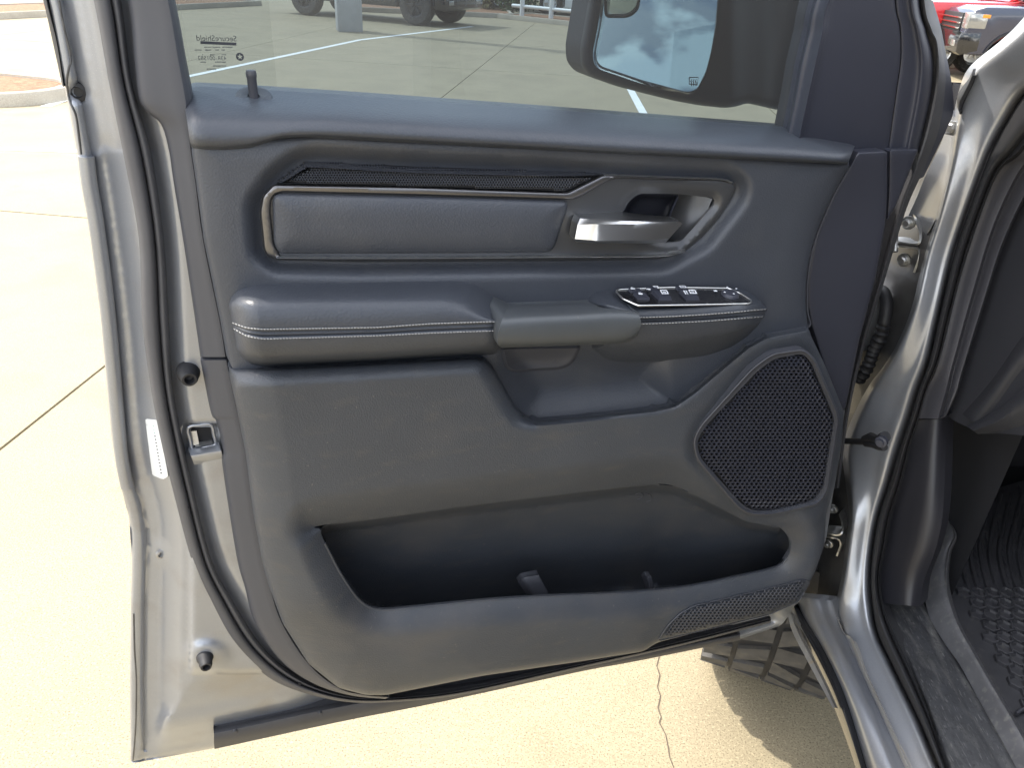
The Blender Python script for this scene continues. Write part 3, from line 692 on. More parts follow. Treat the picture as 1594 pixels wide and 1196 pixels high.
POCKET = poly([(508, 817), (750, 785), (960, 760), (1016, 754), (1050, 757), (1090, 775), (1142, 802), (1165, 813), (1212, 821), (1228, 838), (1231, 852), (1226, 868), (1208, 884), (1140, 900), (1070, 914), (1000, 921), (938, 925), (840, 929), (750, 935), (640, 946), (590, 949), (560, 935), (530, 893), (505, 845), (500, 826)], 5)
POCKET_TOP = [(500, 822), (508, 817), (750, 785), (960, 760), (1016, 754), (1050, 757), (1090, 775), (1142, 802), (1165, 813), (1212, 821)]
POCKET_LOW = [(1226, 868), (1208, 884), (1140, 900), (1070, 914), (1000, 921), (938, 925), (840, 929), (750, 935), (640, 946), (590, 949), (560, 935), (530, 893), (505, 845)]
SPK_O = poly([(1251, 542), (1202, 549), (1170, 572), (1089, 662), (1077, 686), (1083, 716), (1148, 792), (1168, 804), (1202, 804), (1276, 787), (1290, 766), (1308, 651), (1300, 630), (1268, 556)], 5, 12)
SPK_I = poly([(1248, 555), (1206, 562), (1180, 581), (1100, 666), (1088, 688), (1094, 712), (1155, 781), (1172, 792), (1202, 792), (1266, 777), (1279, 760), (1296, 653), (1289, 635), (1260, 566)], 5, 10)
SPK_I = SPK_I + (SPK_I - SPK_I.mean(0)) * .034
PANEL = [(300, 214), (500, 205), (1000, 228), (1322, 250), (1322, 259), (1306, 288), (1291, 317), (1277, 348), (1266, 380), (1259, 410), (1256, 437), (1255, 470), (1258, 507), (1262, 522), (1285, 570), (1313, 640), (1311, 690), (1299, 760), (1286, 800), (1283, 850), (1268, 893), (1243, 938), (1198, 957), (1100, 981), (1023, 1001), (1001, 1015), (900, 1031), (750, 1053), (650, 1073), (600, 1083), (570, 1083), (527, 1072), (480, 1034), (440, 971), (419, 914), (408, 875), (394, 798), (382, 704), (368, 635), (352, 553), (343, 500), (317, 373), (305, 282), (298, 235)]
PANEL = poly(PANEL, 5, 4)
RECESS = [(772, 575), (800, 629), (814, 648), (834, 656), (1020, 637), (1050, 628), (1040, 575), (1045, 545), (900, 520), (780, 520)]

# ---- metal shell of the door: hem, flange, riser, inner face
shell_out = [(0, -330)] + EDGE[1:-1] + [(203, 1188), (208, 1189), (332, 1166), (520, 1124), (650, 1097), (900, 1045), (1064, 1013), (1153, 995), (1215, 975), (1248, 935), (1286, 840), (1316, 640), (1262, 505), (1300, 300), (700, 240), (400, 230), (310, 228), (296, 150), (262, 0), (196, -330)]
shell_out = poly(shell_out, 7, 3)
EDGE_S = cr_sample(EDGE, 90); BOT_S = np.array([(203, 1188), (332, 1166), (520, 1124), (650, 1097), (900, 1045), (1064, 1013), (1153, 995), (1215, 975)])
SEALR_S = cr_sample(SEAL_R, 90)
hem_prof = interp_w([(0, -.088), (2, -.079), (7, -.075), (17, -.076), (20, -.080), (23, -.088), (26, -.084), (34, -.080), (44, -.079), (60, -.062), (78, -.040), (100, -.032), (999, -.030)])
bot_prof = interp_w([(0, -.088), (3, -.079), (22, -.076), (34, -.078), (48, -.070), (80, -.042), (110, -.032), (999, -.030)])
def w_shell(X, Y):
    d1 = dline(EDGE_S, X, Y); d2 = dline(BOT_S, X, Y)
    up = sst((Y - 200) / 60)                                     # the rolled hem starts below the belt
    w1 = hem_prof(d1) + (1 - up) * 0.010 * np.exp(-((d1 - 45) / 12) ** 2)
    w2 = bot_prof(d2); w = np.minimum(w1, w2)
    w += 0.010 * np.exp(-(np.hypot((X - 322) / 34, (Y - 1022) / 24)) ** 4)                 # boss round the stop at the lower corner
    w += 0.004 * np.exp(-(np.hypot((X - 249) / 14, (Y - 863) / 20)) ** 4)
    w += .026 * np.exp(-((d2 - 44) / 24) ** 2) * sst((560 - X) / 120) * sst((X - 232) / 34) * sst((Y - 900) / 80)
    ds = dline(SEALR_S, X, Y); rt = X > np.interp(Y, SEALR_S[:45, 1], SEALR_S[:45, 0])
    w += np.where(rt & (Y < 1050), 0.022 * sst(ds / 26), 0)         # inner flange swells towards the trim
    w -= 0.020 * sst((np.minimum(34 - np.abs(X - 318), 26 - np.abs(Y - 681)) / 9))           # latch pocket
    w -= 0.010 * np.exp(-(np.hypot((X - 120), (Y - 143)) / 13) ** 4)
    w -= 0.115 * sst((sd(PANEL, X, Y) - 14) / 30)
    return w
door = patch('door_shell', shell_out, w_shell, 'silver_paint', T, step=6, rings=(2, 5, 9, 14, 18, 22, 26, 32, 40), t=.02, smooth=60)
osk = poly([(140, 240), (152, 373), (168, 500), (177, 590), (187, 680), (199, 745), (214, 807), (218, 873), (216, 955), (214, 1060), (216, 1182), (332, 1164), (650, 1095), (1064, 1011), (1153, 993), (1215, 973), (1250, 930), (1284, 820), (1312, 640), (1360, 437), (1420, 240), (1226, 205), (800, 172), (300, 140)], 9, 5)
patch('outer_skin', osk, lambda X, Y: -.165 + .07 * (1 - rnd(sd(osk, X, Y) / 30)), 'silver_paint', T, step=14, rings=(3, 8, 16), t=.004, smooth=60)
# upper frame round the window, continuing above the belt
loft('window_frame', [([(0, -330), (196, -330)], -.03), ([(0, -360), (196, -360)], -.03)], 'silver_paint', door, n=8, t=.03)
loft('window_frame', [([(60, -330), (500, -335), (1000, -330), (1330, -320)], -.05), ([(60, -300), (500, -300), (1000, -296), (1330, -286)], -.02), ([(60, -262), (500, -262), (1000, -258), (1330, -250)], -.035)], 'cover_plastic', door, n=40, t=.05)
loft('glass_run_seal', [([(-20, -330), (28, -150), (67, 0), (82, 65), (97, 134)], -.088), ([(-8, -330), (38, -150), (72, 0), (88, 65), (99, 135)], -.078), ([(2, -330), (46, -150), (76, 0), (92, 65), (100, 128)], -.086)], 'dark_rubber', door, n=40, t=.03)
# the rounded edge roll that begins below the belt
roll = [(134, 243), (139, 285), (147, 330), (155, 385), (166, 470), (175, 560), (182, 640), (189, 710), (198, 758)]
rp = cr_sample(roll, 60); V, F = tube_vf(place('D', rp[:, 0], rp[:, 1], -.077), 0.0088, 12); mesh('edge_roll', V, F, 'silver_paint', door, 60)
# folded seam lines on the hem
for sl_, ww_ in (([(92, 0), (98, 35), (110, 88), (107, 105), (104, 126), (108, 155), (118, 180), (123, 215), (126, 240)], .0012), ([(208, 956), (209, 1010), (212, 1060), (211, 1130), (207, 1185)], .0012)):
    rp = cr_sample(sl_, 40); V, F = tube_vf(place('D', rp[:, 0], rp[:, 1], w_shell(rp[:, 0], rp[:, 1]) + .0004), ww_, 6); mesh('seam', V, F, 'shade_and_seam_paint', door, 60)

# ---- weatherstrip: fat bulb, groove, lip
def mixr(A, B, k, w): A = np.array(A, float); B = np.array(B, float); P = A + (B - A) * k; return [(x, y, w) for x, y in P]
sw = -.030
loft('weatherstrip', [mixr(SEAL_L, SEAL_R, 0, sw), mixr(SEAL_L, SEAL_R, .04, sw + .014), mixr(SEAL_L, SEAL_R, .18, sw + .022), mixr(SEAL_L, SEAL_R, .40, sw + .025), mixr(SEAL_L, SEAL_R, .58, sw + .021), mixr(SEAL_L, SEAL_R, .64, sw + .013), mixr(SEAL_L, SEAL_R, .70, sw + .019), mixr(SEAL_L, SEAL_R, .84, sw + .021), mixr(SEAL_L, SEAL_R, .97, sw + .014), mixr(SEAL_L, SEAL_R, 1, sw)], 'seal_rubber', door, n=150, sub=2, t=.006, smooth=70)
for x, y in ((204, 212), (252, 620), (291, 791), (344, 946), (466, 1066)):
    knob('drain_hole', [(.0001, .0005), (.0026, .0005), (.003, 0)], P1('D', x, y, sw + .0225), D_N, 'void', door, 12)

# ---- small fittings in the jamb
def bump_stop(x, y, w, r, nm='bump_stop'):
    knob(nm, [(r * 1.15, -.004), (r * 1.12, .003), (r * .95, .006), (r * .86, .016), (r * .7, .021), (r * .5, .021), (r * .36, .012), (.0001, .011)], P1('D', x, y, w), D_N * 1.0 + D_E * .12, 'dark_rubber', door, 24)
ws1 = lambda x, y: float(w_shell(np.array([x], float), np.array([y], float))[0])
bump_stop(293, 580, ws1(293, 580), .0125); bump_stop(319, 1024, ws1(319, 1024), .0110)
knob('plug', [(.011, -.002), (.010, .003), (.006, .004), (.005, .001), (.0001, .001)], P1('D', 121, 143, ws1(121, 143) + .002), D_N, 'dark_rubber', door, 20)
knob('plug', [(.0075, -.002), (.007, .002), (.0045, .003), (.004, -.001), (.0001, -.001)], P1('D', 250, 863, ws1(250, 863) + .001), D_N + D_E * .4, 'dusty_silver', door, 20)
lt = poly([(296, 668), (327, 664), (332, 691), (302, 697)], 3, 4)
patch('door_latch', lt, -.0285, 'void', door, step=6, t=.003)
loft('latch_claw', [([(296, 672), (306, 671)], -.026), ([(301, 694), (310, 692)], -.022)], 'zinc', door, n=4, t=.004)
loft('latch_claw', [([(303, 690), (330, 686)], -.027), ([(304, 696), (331, 692)], -.020)], 'zinc', door, n=6, t=.004)
rim_ = cr_sample([(293, 666), (310, 662), (328, 661), (333, 676), (335, 692), (318, 697), (301, 700), (296, 684)], 40, True)
V, F = tube_vf(np.vstack([place('D', rim_[:, 0], rim_[:, 1], -.020), place('D', rim_[:1, 0], rim_[:1, 1], -.020)]), .0022, 8); mesh('latch_rim', V, F, 'silver_paint', door, 60)
loft('latch_shelf', [([(293, 700), (318, 697), (340, 692)], -.018), ([(297, 710), (320, 706), (344, 702)], -.004), ([(300, 717), (322, 714), (346, 709)], -.006), ([(302, 724), (324, 721), (347, 716)], -.012)], 'silver_paint', door, n=14, t=.006)
# certification label half under the weatherstrip, with its printed rows
lab = [(226, 652), (245, 654), (262, 742), (254, 747), (237, 740)]
LW = lambda x, y: w_shell(np.array([x], float), np.array([y], float))[0] + .0022
lp_ = poly(lab, 4, 2); Wl = lambda X, Y: w_shell(X, Y) + .0022
lbl = patch('certification_label', lp_, Wl, 'label_white', door, step=5, t=0)
for i in range(15):
    yy = 662 + i * 5.2; xl = 237.5 + (yy - 660) * .165; ln = random.uniform(5.0, 8.0)
    V = place('D', np.array([xl, xl + ln, xl + ln, xl]), np.array([yy, yy + .8, yy + 2.6, yy + 1.8]), np.array([LW(xl, yy) + .0008] * 4)); V = V + D_N * .0012
    mesh('print_row', V, [(0, 1, 2, 3)], 'label_green' if i < 3 else 'label_ink', lbl, 0)
# rubber strip along the bottom edge
loft('bottom_seal', [([(332, 1134), (527, 1094), (650, 1073), (750, 1060), (900, 1032), (1001, 1014), (1151, 984)], -.052), ([(333, 1143), (527, 1102), (650, 1080), (750, 1066), (900, 1037), (1001, 1018), (1152, 988)], -.036), ([(333, 1156), (527, 1116), (650, 1091), (750, 1073), (900, 1043), (1001, 1024), (1152, 993)], -.036), ([(334, 1167), (527, 1125), (650, 1101), (750, 1080), (900, 1047), (1001, 1028), (1153, 997)], -.055)], 'rubber', door, n=70, t=.02)
for x, y in ((366, 1138), (498, 1110)):
    knob('clip', [(.0001, .004), (.0035, .0035), (.0045, 0)], P1('D', x, y, -.036), D_N, 'rubber', door, 10)

# ---- trim strip along the rear edge of the panel, two pieces
loft('pillar_trim', [([(x, y) for x, y in STRIP_L], -.006), (mixr(STRIP_L, STRIP_R, .12, .006)), (mixr(STRIP_L, STRIP_R, .55, .014)), (mixr(STRIP_L, STRIP_R, .97, .020)), (mixr(STRIP_L, STRIP_R, 1.12, .004))], 'smooth_trim', T, n=100, t=.02)
loft('edge_trim', [(STRIP2_L, -.006), (mixr(STRIP2_L, STRIP2_R, .12, .006)), (mixr(STRIP2_L, STRIP2_R, .55, .014)), (mixr(STRIP2_L, STRIP2_R, .97, .019)), (mixr(STRIP2_L, STRIP2_R, 1.15, .006))], 'smooth_trim', T, n=90, t=.02)

# ---- main door panel: upper skin and the lower moulding that stands proud of it
RC = poly(RECESS, 6, 8)
LOWER = [(353, 566), (366, 574), (400, 574.5), (560, 567), (742, 557), (757, 561), (769, 574), (800, 629), (814, 648), (834, 656), (920, 648), (1020, 637), (1050, 630), (1080, 609), (1120, 575), (1164, 538), (1195, 522), (1259, 510), (1262, 522), (1285, 570), (1313, 640), (1311, 690), (1299, 760), (1286, 800), (1283, 850), (1268, 893), (1243, 938), (1198, 957), (1100, 981), (1023, 1001), (1001, 1015), (900, 1031), (750, 1053), (650, 1073), (600, 1083), (570, 1083), (527, 1072), (480, 1034), (440, 971), (419, 914), (408, 875), (394, 798), (382, 704), (368, 635)]
LOWER = poly(LOWER, 5, 7)
DISH = poly([(404, 320), (427, 286), (446, 269), (468, 254), (490, 250), (650, 259), (938, 270), (1123, 277), (1145, 288), (1141, 306), (1090, 372), (1030, 403), (557, 408), (430, 405), (410, 390)], 6, 9)
def w_base(X, Y):
    d = sd(PANEL, X, Y)
    return .026 + .012 * rnd(d / 9) + .014 * rnd(d / 46)
def w_upper(X, Y):
    w = w_base(X, Y) - .020 * sst((sd(DISH, X, Y) + 30) / 30) * (Y < 470)
    return w - .026 * sst((sd(RC, X, Y) + 8) / 62)
def w_panel(X, Y):
    w = w_base(X, Y); db = sd(LOWER, X, Y)
    top = dline(LTOP, X, Y)
    tb = np.interp(X, [300, 745, 800, 840, 1000], [30, 26, 24, 8, 6])
    hb = .034 * (1 - .30 * sst((X - 1040) / 130) * sst((700 - Y) / 120))
    w += hb * (.40 * rnd(top / 5) + .60 * (1 - (1 - np.clip(top / tb, 0, 1)) ** 1.7))
    w += .020 * (1 - (1 - np.clip(dline(LLEFT, X, Y) / 66, 0, 1)) ** 1.35) - .014
    dp = -sd(POCKET, X, Y)
    w -= .026 * (1 - np.clip(dp / 46, 0, 1)) ** 1.5 * (dp > 0) + .026 * (dp <= 0)
    w -= .012 * sst((Y - 930) / 90) * sst((700 - X) / 300)
    w -= .005 * sst(1 + sd(SPK_O, X, Y) / 16) * (Y > 530)
    return w
LLEFT = np.array([(352, 553), (368, 635), (382, 704), (394, 798), (408, 875), (419, 914), (440, 971), (480, 1034), (527, 1072), (570, 1083), (700, 1085)], float)
LTOP = np.array([(353, 566), (366, 574), (400, 574.5), (560, 567), (742, 557), (757, 561), (769, 574), (800, 629), (814, 648), (834, 656), (920, 648), (1020, 637), (1050, 630), (1080, 609), (1120, 575), (1164, 538), (1195, 522), (1259, 510)], float)
UPPER = poly([(300, 214), (500, 205), (1000, 228), (1322, 250), (1322, 259), (1306, 288), (1291, 317), (1277, 348), (1266, 380), (1259, 410), (1256, 437), (1255, 470), (1258, 507), (1262, 540), (1190, 580), (1100, 650), (1000, 690), (820, 700), (740, 620), (380, 610), (352, 553), (343, 500), (317, 373), (305, 282), (298, 235)], 5, 4)
panel = patch('door_panel', UPPER, w_upper, 'soft_vinyl', T, step=6, rings=(1.5, 4, 8, 13, 20), holes=[CUP], t=.03, smooth=55)
lower = patch('lower_panel', LOWER, w_panel, 'hard_plastic', T, step=6, rings=(1.2, 2.6, 4.5, 8, 13, 20), holes=[POCKET, SPK_I], t=.05, smooth=50,
              lines=[poly(POCKET, 5) + np.array((0, 5)), poly(POCKET, 5) + np.array((0, -5)), poly(POCKET, 6) + np.array((0, -12)), poly(POCKET, 6) + np.array((0, 12)), [(x, y + np.interp(x, [300, 745, 800, 840, 1000], [30, 26, 24, 8, 6])) for x, y in cr_sample(LTOP[1:5], 60)], [(x + 60, y) for x, y in cr_sample(LLEFT[:6], 60)], [(x + 62, y) for x, y in cr_sample(LLEFT[:6], 60)]])
PT = np.array(POCKET_TOP, float); PLW = np.array(POCKET_LOW, float)
def w_pocket(X, Y):
    e = w_panel(X, Y); base = .048
    dt = dline(PT, X, Y); dl = dline(PLW, X, Y)
    f = np.minimum(np.clip(dt / 150, 0, 1) * .55 + .45 * sst(dt / 12), sst(dl / 3.5))
    return base - .125 * f
pocket = patch('storage_pocket', POCKET, w_pocket, 'hard_plastic', lower, step=6, rings=(1.5, 3.5, 6, 12), t=.004, smooth=60)
lipc = cr_sample(POCKET_LOW, 120); V, F = tube_vf(place('D', lipc[:, 0], lipc[:, 1] + 1.0, w_panel(lipc[:, 0], lipc[:, 1] + 1.2) - .001), .0022, 8); mesh('pocket_lip', V, F, 'hard_plastic', lower, 60)
# clips on the pocket floor
for pts in ([(806, 906, .0), (815, 899, .02), (838, 894, .01)], [(1001, 902, .0), (1006, 897, .02), (1013, 896, .01)]):
    a_, b_, c_ = pts; dx = c_[0] - a_[0]
    loft('pocket_clip', [[(a_[0], a_[1], .004), (b_[0], b_[1], .016), (c_[0], c_[1], .014)], [(a_[0] + 3, a_[1] + 5, .010), (b_[0] + 2, b_[1] + 4, .024), (c_[0] + 2, c_[1] + 5, .022)], [(a_[0] + dx * .6, a_[1] + 28, .012), (b_[0] + dx * .6, b_[1] + 32, .026), (c_[0] + dx * .55, c_[1] + 34, .024)]], 'smooth_trim', pocket, n=10, t=.01)
# pale end lip of the pocket by the speaker
loft('pocket_end', [[(1212, 820, .058), (1229, 838, .05), (1233, 856, .048), (1222, 876, .05)], [(1228, 818, .072), (1240, 832, .070), (1242, 854, .070), (1230, 878, .066)], [(1247, 815, .072), (1250, 832, .074), (1247, 858, .074), (1236, 880, .068)]], 'smooth_trim', lower, n=16, t=.01)
# embossed recycling mark on the pocket wall
em = [(989, 770), (996, 767), (1002, 772)], [(992, 778), (999, 775)], [(1005, 768), (1012, 771), (1014, 778), (1006, 782)]
V, F, _ = join([tube_vf(place('D', cr_sample(q, 10)[:, 0], cr_sample(q, 10)[:, 1], w_pocket(cr_sample(q, 10)[:, 0], cr_sample(q, 10)[:, 1]) + .0006), .0008, 6) for q in em]); mesh('embossed_mark', V, F, 'smooth_trim', pocket, 60, kind='stuff')
# ribbed kick grille low at the front
KG = poly([(1023, 999), (1040, 974), (1057, 957), (1079, 944), (1160, 925), (1250, 903), (1262, 905), (1243, 937), (1198, 957), (1110, 978)], 5, 5)
hexsheet('kick_grille', KG, 6.2, .55, lambda X, Y: w_panel(X, Y) + .003, 'smooth_trim', lower, depth=.0015, lift=.0008, squash=.8, kind='stuff')
rp = np.vstack([KG, KG[:1]]); V, F = tube_vf(place('D', rp[:, 0], rp[:, 1], w_panel(rp[:, 0], rp[:, 1]) + .0015), .0011, 6); mesh('kick_grille_edge', V, F, 'smooth_trim', lower, 60)

# ---- belt pad
PT_, PB_ = np.array(PAD_TOP, float), np.array(PAD_BOT, float)
def padr(k, w): return endr(PT_ + (PB_ - PT_) * k, w, .012 * min(1, k * 3.0), 26, .008, 16)
pad = loft('belt_pad', [padr(0, -.038), padr(.14, -.004), padr(.32, .030), padr(.52, .052), padr(.74, .062), padr(.92, .062), padr(1.0, .052)], 'leather', T, n=120, sub=4, t=.03, smooth=0)
pad.data.polygons.foreach_set('use_smooth', np.ones(len(pad.data.polygons), bool))
kb_ = P1('D', 395, 151, -.006)
knob('lock_knob', [(.0050, -.012), (.0050, .020), (.0056, .021), (.0056, .025), (.0048, .0275), (.0001, .028)], kb_ , (D_N * .02 + np.array([0, 0, 1.0])), 'smooth_trim', pad, 16)
knob('lock_knob_collar', [(.021, -.004), (.019, .001), (.013, .002), (.0065, .001), (.006, -.004)], kb_, (D_N * .45 + np.array([0, 0, 1.0])), 'leather', pad, 24)
# seam shadow gap below the pad is real: the pad stands proud of the panel

# ---- trim bezel with insert, tweeter grille, handle
bz = lambda X, Y: .036 + .008 * rnd(sd(BEZEL, X, Y) / 7)
def w_bez(X, Y):
    return bz(X, Y) - .006 * sst((sd(CUP, X, Y) + 12) / 12)
bezel = patch('handle_bezel', BEZEL, w_bez, 'dark_gunmetal', T, step=7, rings=(1.5, 3.5, 6), holes=[CUP], t=.012, smooth=40, lines=[poly(CUP, 4) + np.array((0, -6)), poly(CUP, 4) + np.array((5, 0))])
HAT = poly([(966, 337), (978, 314), (994, 301), (1058, 303), (1046, 330), (1030, 377), (1000, 377), (970, 360)], 4, 6)
patch('handle_cup', HAT, lambda X, Y: .034 - .055 * sst(sd(HAT, X, Y) / 7), 'cover_plastic', bezel, step=5, rings=(1, 3, 6), t=.004, smooth=60)
loft('cup_slope', [[(1057, 302, .000), (1046, 330, .000), (1030, 378, .004)], [(1082, 304, .018), (1070, 336, .018), (1046, 378, .02)], [(1100, 307, .028), (1085, 340, .028), (1051, 376, .028)], [(1109, 309.5, .034), (1093, 341, .034), (1057, 376, .034)]], 'dark_gunmetal', bezel, n=24, t=.01, smooth=70)
# brushed band round the insert and along the bezel's top edge
bo_ = poly([(426, 288), (650, 292), (870, 300), (884, 300), (938, 273), (951, 273), (1060, 277), (1123, 279), (1060, 280), (960, 277), (946, 281), (905, 305), (889, 311), (650, 304), (440, 299), (427, 303), (422, 312), (421, 330), (426, 378), (434, 394), (440, 404), (428, 403), (417, 398), (411, 388), (405, 330), (409, 306)], 4, 3)
patch('brushed_band', bo_, lambda X, Y: .0455 + .004 * rnd(sd(bo_, X, Y) / 4), 'gunmetal', bezel, step=5, rings=(1.5, 3), t=.004, smooth=40)
loft('bright_strip', [([(430, 398), (525, 399), (700, 398.5), (860, 397), (1000, 396.5), (1033, 395), (1044, 391), (1068, 389)], .0440), ([(430, 400.5), (525, 401.5), (700, 401), (860, 399.5), (1000, 399), (1033, 397.5), (1048, 396), (1064, 392.5)], .0525), ([(430, 402), (525, 403), (700, 402.5), (860, 401), (1000, 400.5), (1033, 399), (1048, 397), (1063, 393)], .0530)], 'satin_chrome', bezel, n=60, t=.003)
loft('bright_strip', [([(940, 272), (951, 271.5), (1060, 275.5), (1123, 278), (1141, 283)], .044), ([(941, 273.2), (952, 272.8), (1060, 277), (1122, 279.3), (1140, 284.5)], .047), ([(942, 274.2), (953, 274), (1060, 278), (1122, 280.4), (1139, 286)], .044)], 'satin_chrome', bezel, n=40, t=.003)
loft('groove', [([(955, 284), (1000, 284), (1060, 286), (1106, 287.5)], .0415), ([(955, 285.6), (1000, 285.8), (1060, 287.8), (1106, 288.8)], .0415)], 'void', bezel, n=20, t=.0)
patch('padded_insert', INSERT, lambda X, Y: .040 + .008 * rnd(sd(INSERT, X, Y) / 5) + .010 * rnd(sd(INSERT, X, Y) / 40), 'soft_vinyl', bezel, step=6, rings=(1.5, 3.5, 6, 10), t=.008, smooth=60)
def w_tw(X, Y):
    yt = np.interp(X, [427, 490, 900, 938], [284, 250, 266, 270]); k = (Y - yt)
    return .034 + .010 * sst(k / 13) + .003 * sst((k - 10) / 20)
tw = hexsheet('tweeter_grille', TWEETER, 4.3, .58, w_tw, 'gloss_mesh', T, depth=.002, lift=.0006, margin=.35, kind='stuff')
tw['kind'] = 'thing'; del tw['kind']
patch('grille_backing', TWEETER, lambda X, Y: w_tw(X, Y) - .003, 'void', tw, step=8, t=.004)
loft('grille_border', [([(428, 285), (447, 270), (469, 254), (490, 250), (650, 259), (900, 266), (937, 270)], .030), ([(437, 284.5), (455, 273), (474, 262), (494, 259.5), (650, 268), (850, 273), (930, 272.5)], .0475), ([(439, 285), (457, 274), (475, 263.5), (495, 261), (650, 269.5), (850, 274), (928, 273)], .0465)], 'gloss_mesh', tw, n=60, t=.004)
# door pull lever: faceted satin chrome
lev = [[(908, 336, .050), (930, 334, .052), (966, 335, .056), (1010, 341, .060), (1053, 344, .060)],
       [(903, 340, .064), (930, 341, .070), (952, 343, .074), (1010, 345, .078), (1060, 346, .076)],
       [(899, 350, .070), (925, 349, .078), (945, 349, .0795), (1010, 349, .0795), (1062, 348.5, .076)],
       [(895, 372, .072), (921, 374, .080), (938, 375, .0838), (1000, 374, .0834), (1042, 371, .080)],
       [(898, 377, .060), (922, 378.5, .066), (940, 379, .070), (1000, 379, .068), (1036, 377.5, .064)]]
def eased(rs, n=12): return rs
loft('door_lever', lev, 'lever_chrome', T, n=60, sub=3, t=.02, smooth=28, straight=True)

# ---- hinge-side cover and the sail trim up the windscreen pillar
CV = poly([(1262, 505), (1256, 470), (1257, 430), (1266, 380), (1291, 317), (1322, 259), (1334, 236), (1381, 234), (1381, 300), (1378, 350), (1362, 437), (1338, 528), (1316, 636), (1308, 645), (1285, 580)], 6, 3)
cover = patch('hinge_cover', CV, lambda X, Y: .020 + .006 * rnd(sd(CV, X, Y) / 5), 'cover_plastic', T, step=9, rings=(1.5, 3, 5), t=.03)
loft('cover_seam', [([(1324, 259), (1307, 288), (1292, 317), (1267, 380), (1257, 437), (1256.5, 484), (1259, 507), (1225, 511), (1196, 519)], .034), ([(1326, 260), (1309, 289), (1294, 318), (1269, 381), (1259, 437), (1258.5, 483), (1261, 509), (1226, 513), (1197, 521)], .034)], 'smooth_trim', cover, n=80, t=.012)
SLl = [(1360, -330), (1318, -150), (1267, 0), (1256, 50), (1244, 100), (1235, 150), (1224, 204)]
SLr = [(1396, -330), (1386, -150), (1391, 0), (1398, 42), (1399, 92), (1392, 145), (1379, 242)]
SLm = [(1392, -330), (1348, -150), (1291, 0), (1281, 50), (1269, 105), (1258, 155), (1245, 216)]
sail = loft('sail_trim', [(SLl, -.030), (mid(SLl, SLm, .15), -.012), (mid(SLl, SLm, .45), -.006), (mid(SLl, SLm, .9), .010), (SLm, .012), (mid(SLm, SLr, .08), .004), (mid(SLm, SLr, .4), .002), (mid(SLm, SLr, .97), .002), (SLr, -.003)], 'cover_plastic', T, n=60, sub=4, t=.03, smooth=70)
S2l = [(1399, -330), (1389, -150), (1394, 0), (1401, 42), (1402, 92), (1395, 145), (1382, 238)]
S2r = [(1436, -330), (1424, -150), (1431, 0), (1442, 48), (1452, 92), (1449, 150), (1429, 238)]
loft('sail_trim', [(S2l, -.004), (mid(S2l, S2r, .06), .002), (mid(S2l, S2r, .5), .003), (mid(S2l, S2r, .66), .010), (mid(S2l, S2r, .82), .008), (mid(S2l, S2r, .95), .000), (S2r, -.012)], 'cover_plastic', T, n=60, sub=4, t=.03, smooth=70)
CV2 = poly([(1384, 232), (1430, 232), (1418, 262), (1396, 317), (1380, 345), (1383, 300)], 5, 3)
patch('hinge_cover', CV2, lambda X, Y: .012 + .004 * rnd(sd(CV2, X, Y) / 4), 'cover_plastic', T, step=7, rings=(1.5, 3), t=.03)
# outer rubber along the front edge of the frame
loft('front_weatherstrip', [([(1437, -330), (1425, -150), (1431, 0), (1443, 50), (1453, 75), (1453, 120), (1440, 188), (1420, 262), (1396, 325), (1365, 440), (1339, 530), (1315, 640), (1300, 760)], -.012), ([(1444, -330), (1432, -150), (1439, 0), (1450, 45), (1459, 68), (1461, 122), (1448, 195), (1427, 262), (1403, 326), (1371, 440), (1344, 530), (1319, 642), (1303, 760)], .002), ([(1455, -330), (1443, -150), (1450, 0), (1462, 45), (1466, 72), (1472, 125), (1462, 200), (1437, 265), (1410, 328), (1376, 440), (1348, 530), (1322, 643), (1306, 760)], -.020)], 'rubber', T, n=110, t=.02, smooth=60)
loft('frame_edge', [([(1452, 0), (1464, 40), (1472, 80), (1480, 120), (1484, 150), (1484, 175), (1474, 200), (1455, 240), (1438, 275)], -.03), ([(1440, 0), (1455, 40), (1463, 80), (1468, 122), (1462, 160), (1456, 195), (1444, 225), (1436, 255), (1428, 280)], -.018)], 'cover_plastic', T, n=50, t=.04)

# ---- armrest
AT = [(357, 460), (372, 444), (400, 437), (588, 433), (716, 430), (740, 435), (768, 453), (788, 470)]
AR = [(356, 478), (372, 471), (400, 470), (588, 469), (690, 468), (722, 473), (752, 487), (776, 499)]
S1 = [(362, 503), (384, 511), (410, 513), (588, 510), (666, 504.5), (720, 502.5), (750, 501.5), (777, 501)]
S2 = [(364, 512), (384, 524), (410, 528), (588, 523), (666, 519), (720, 517), (750, 516), (776, 515)]
AB = [(369, 545), (384, 556), (410, 560), (588, 553), (666, 548), (720, 545), (750, 543), (774, 541)]
AU = [(376, 558), (390, 568), (412, 572), (588, 563), (666, 558), (720, 555), (750, 554), (772, 552)]
def rl(P, w0, w1=None): return [(x, y, w0 if w1 is None else w0 + (w1 - w0) * min(1, i / (len(P) - 1))) for i, (x, y) in enumerate(P)]
def endw(P, w, drop): n = len(P); return [(x, y, w - drop * (1 if i == 0 else .25 if i == 1 else 0)) for i, (x, y) in enumerate(P)]
G1, G2, G3 = mid(S1, S2, .28), mid(S1, S2, .5), mid(S1, S2, .72)
def ae(P, w, d): return endr(P, w, d, 46, d * .25, 20)
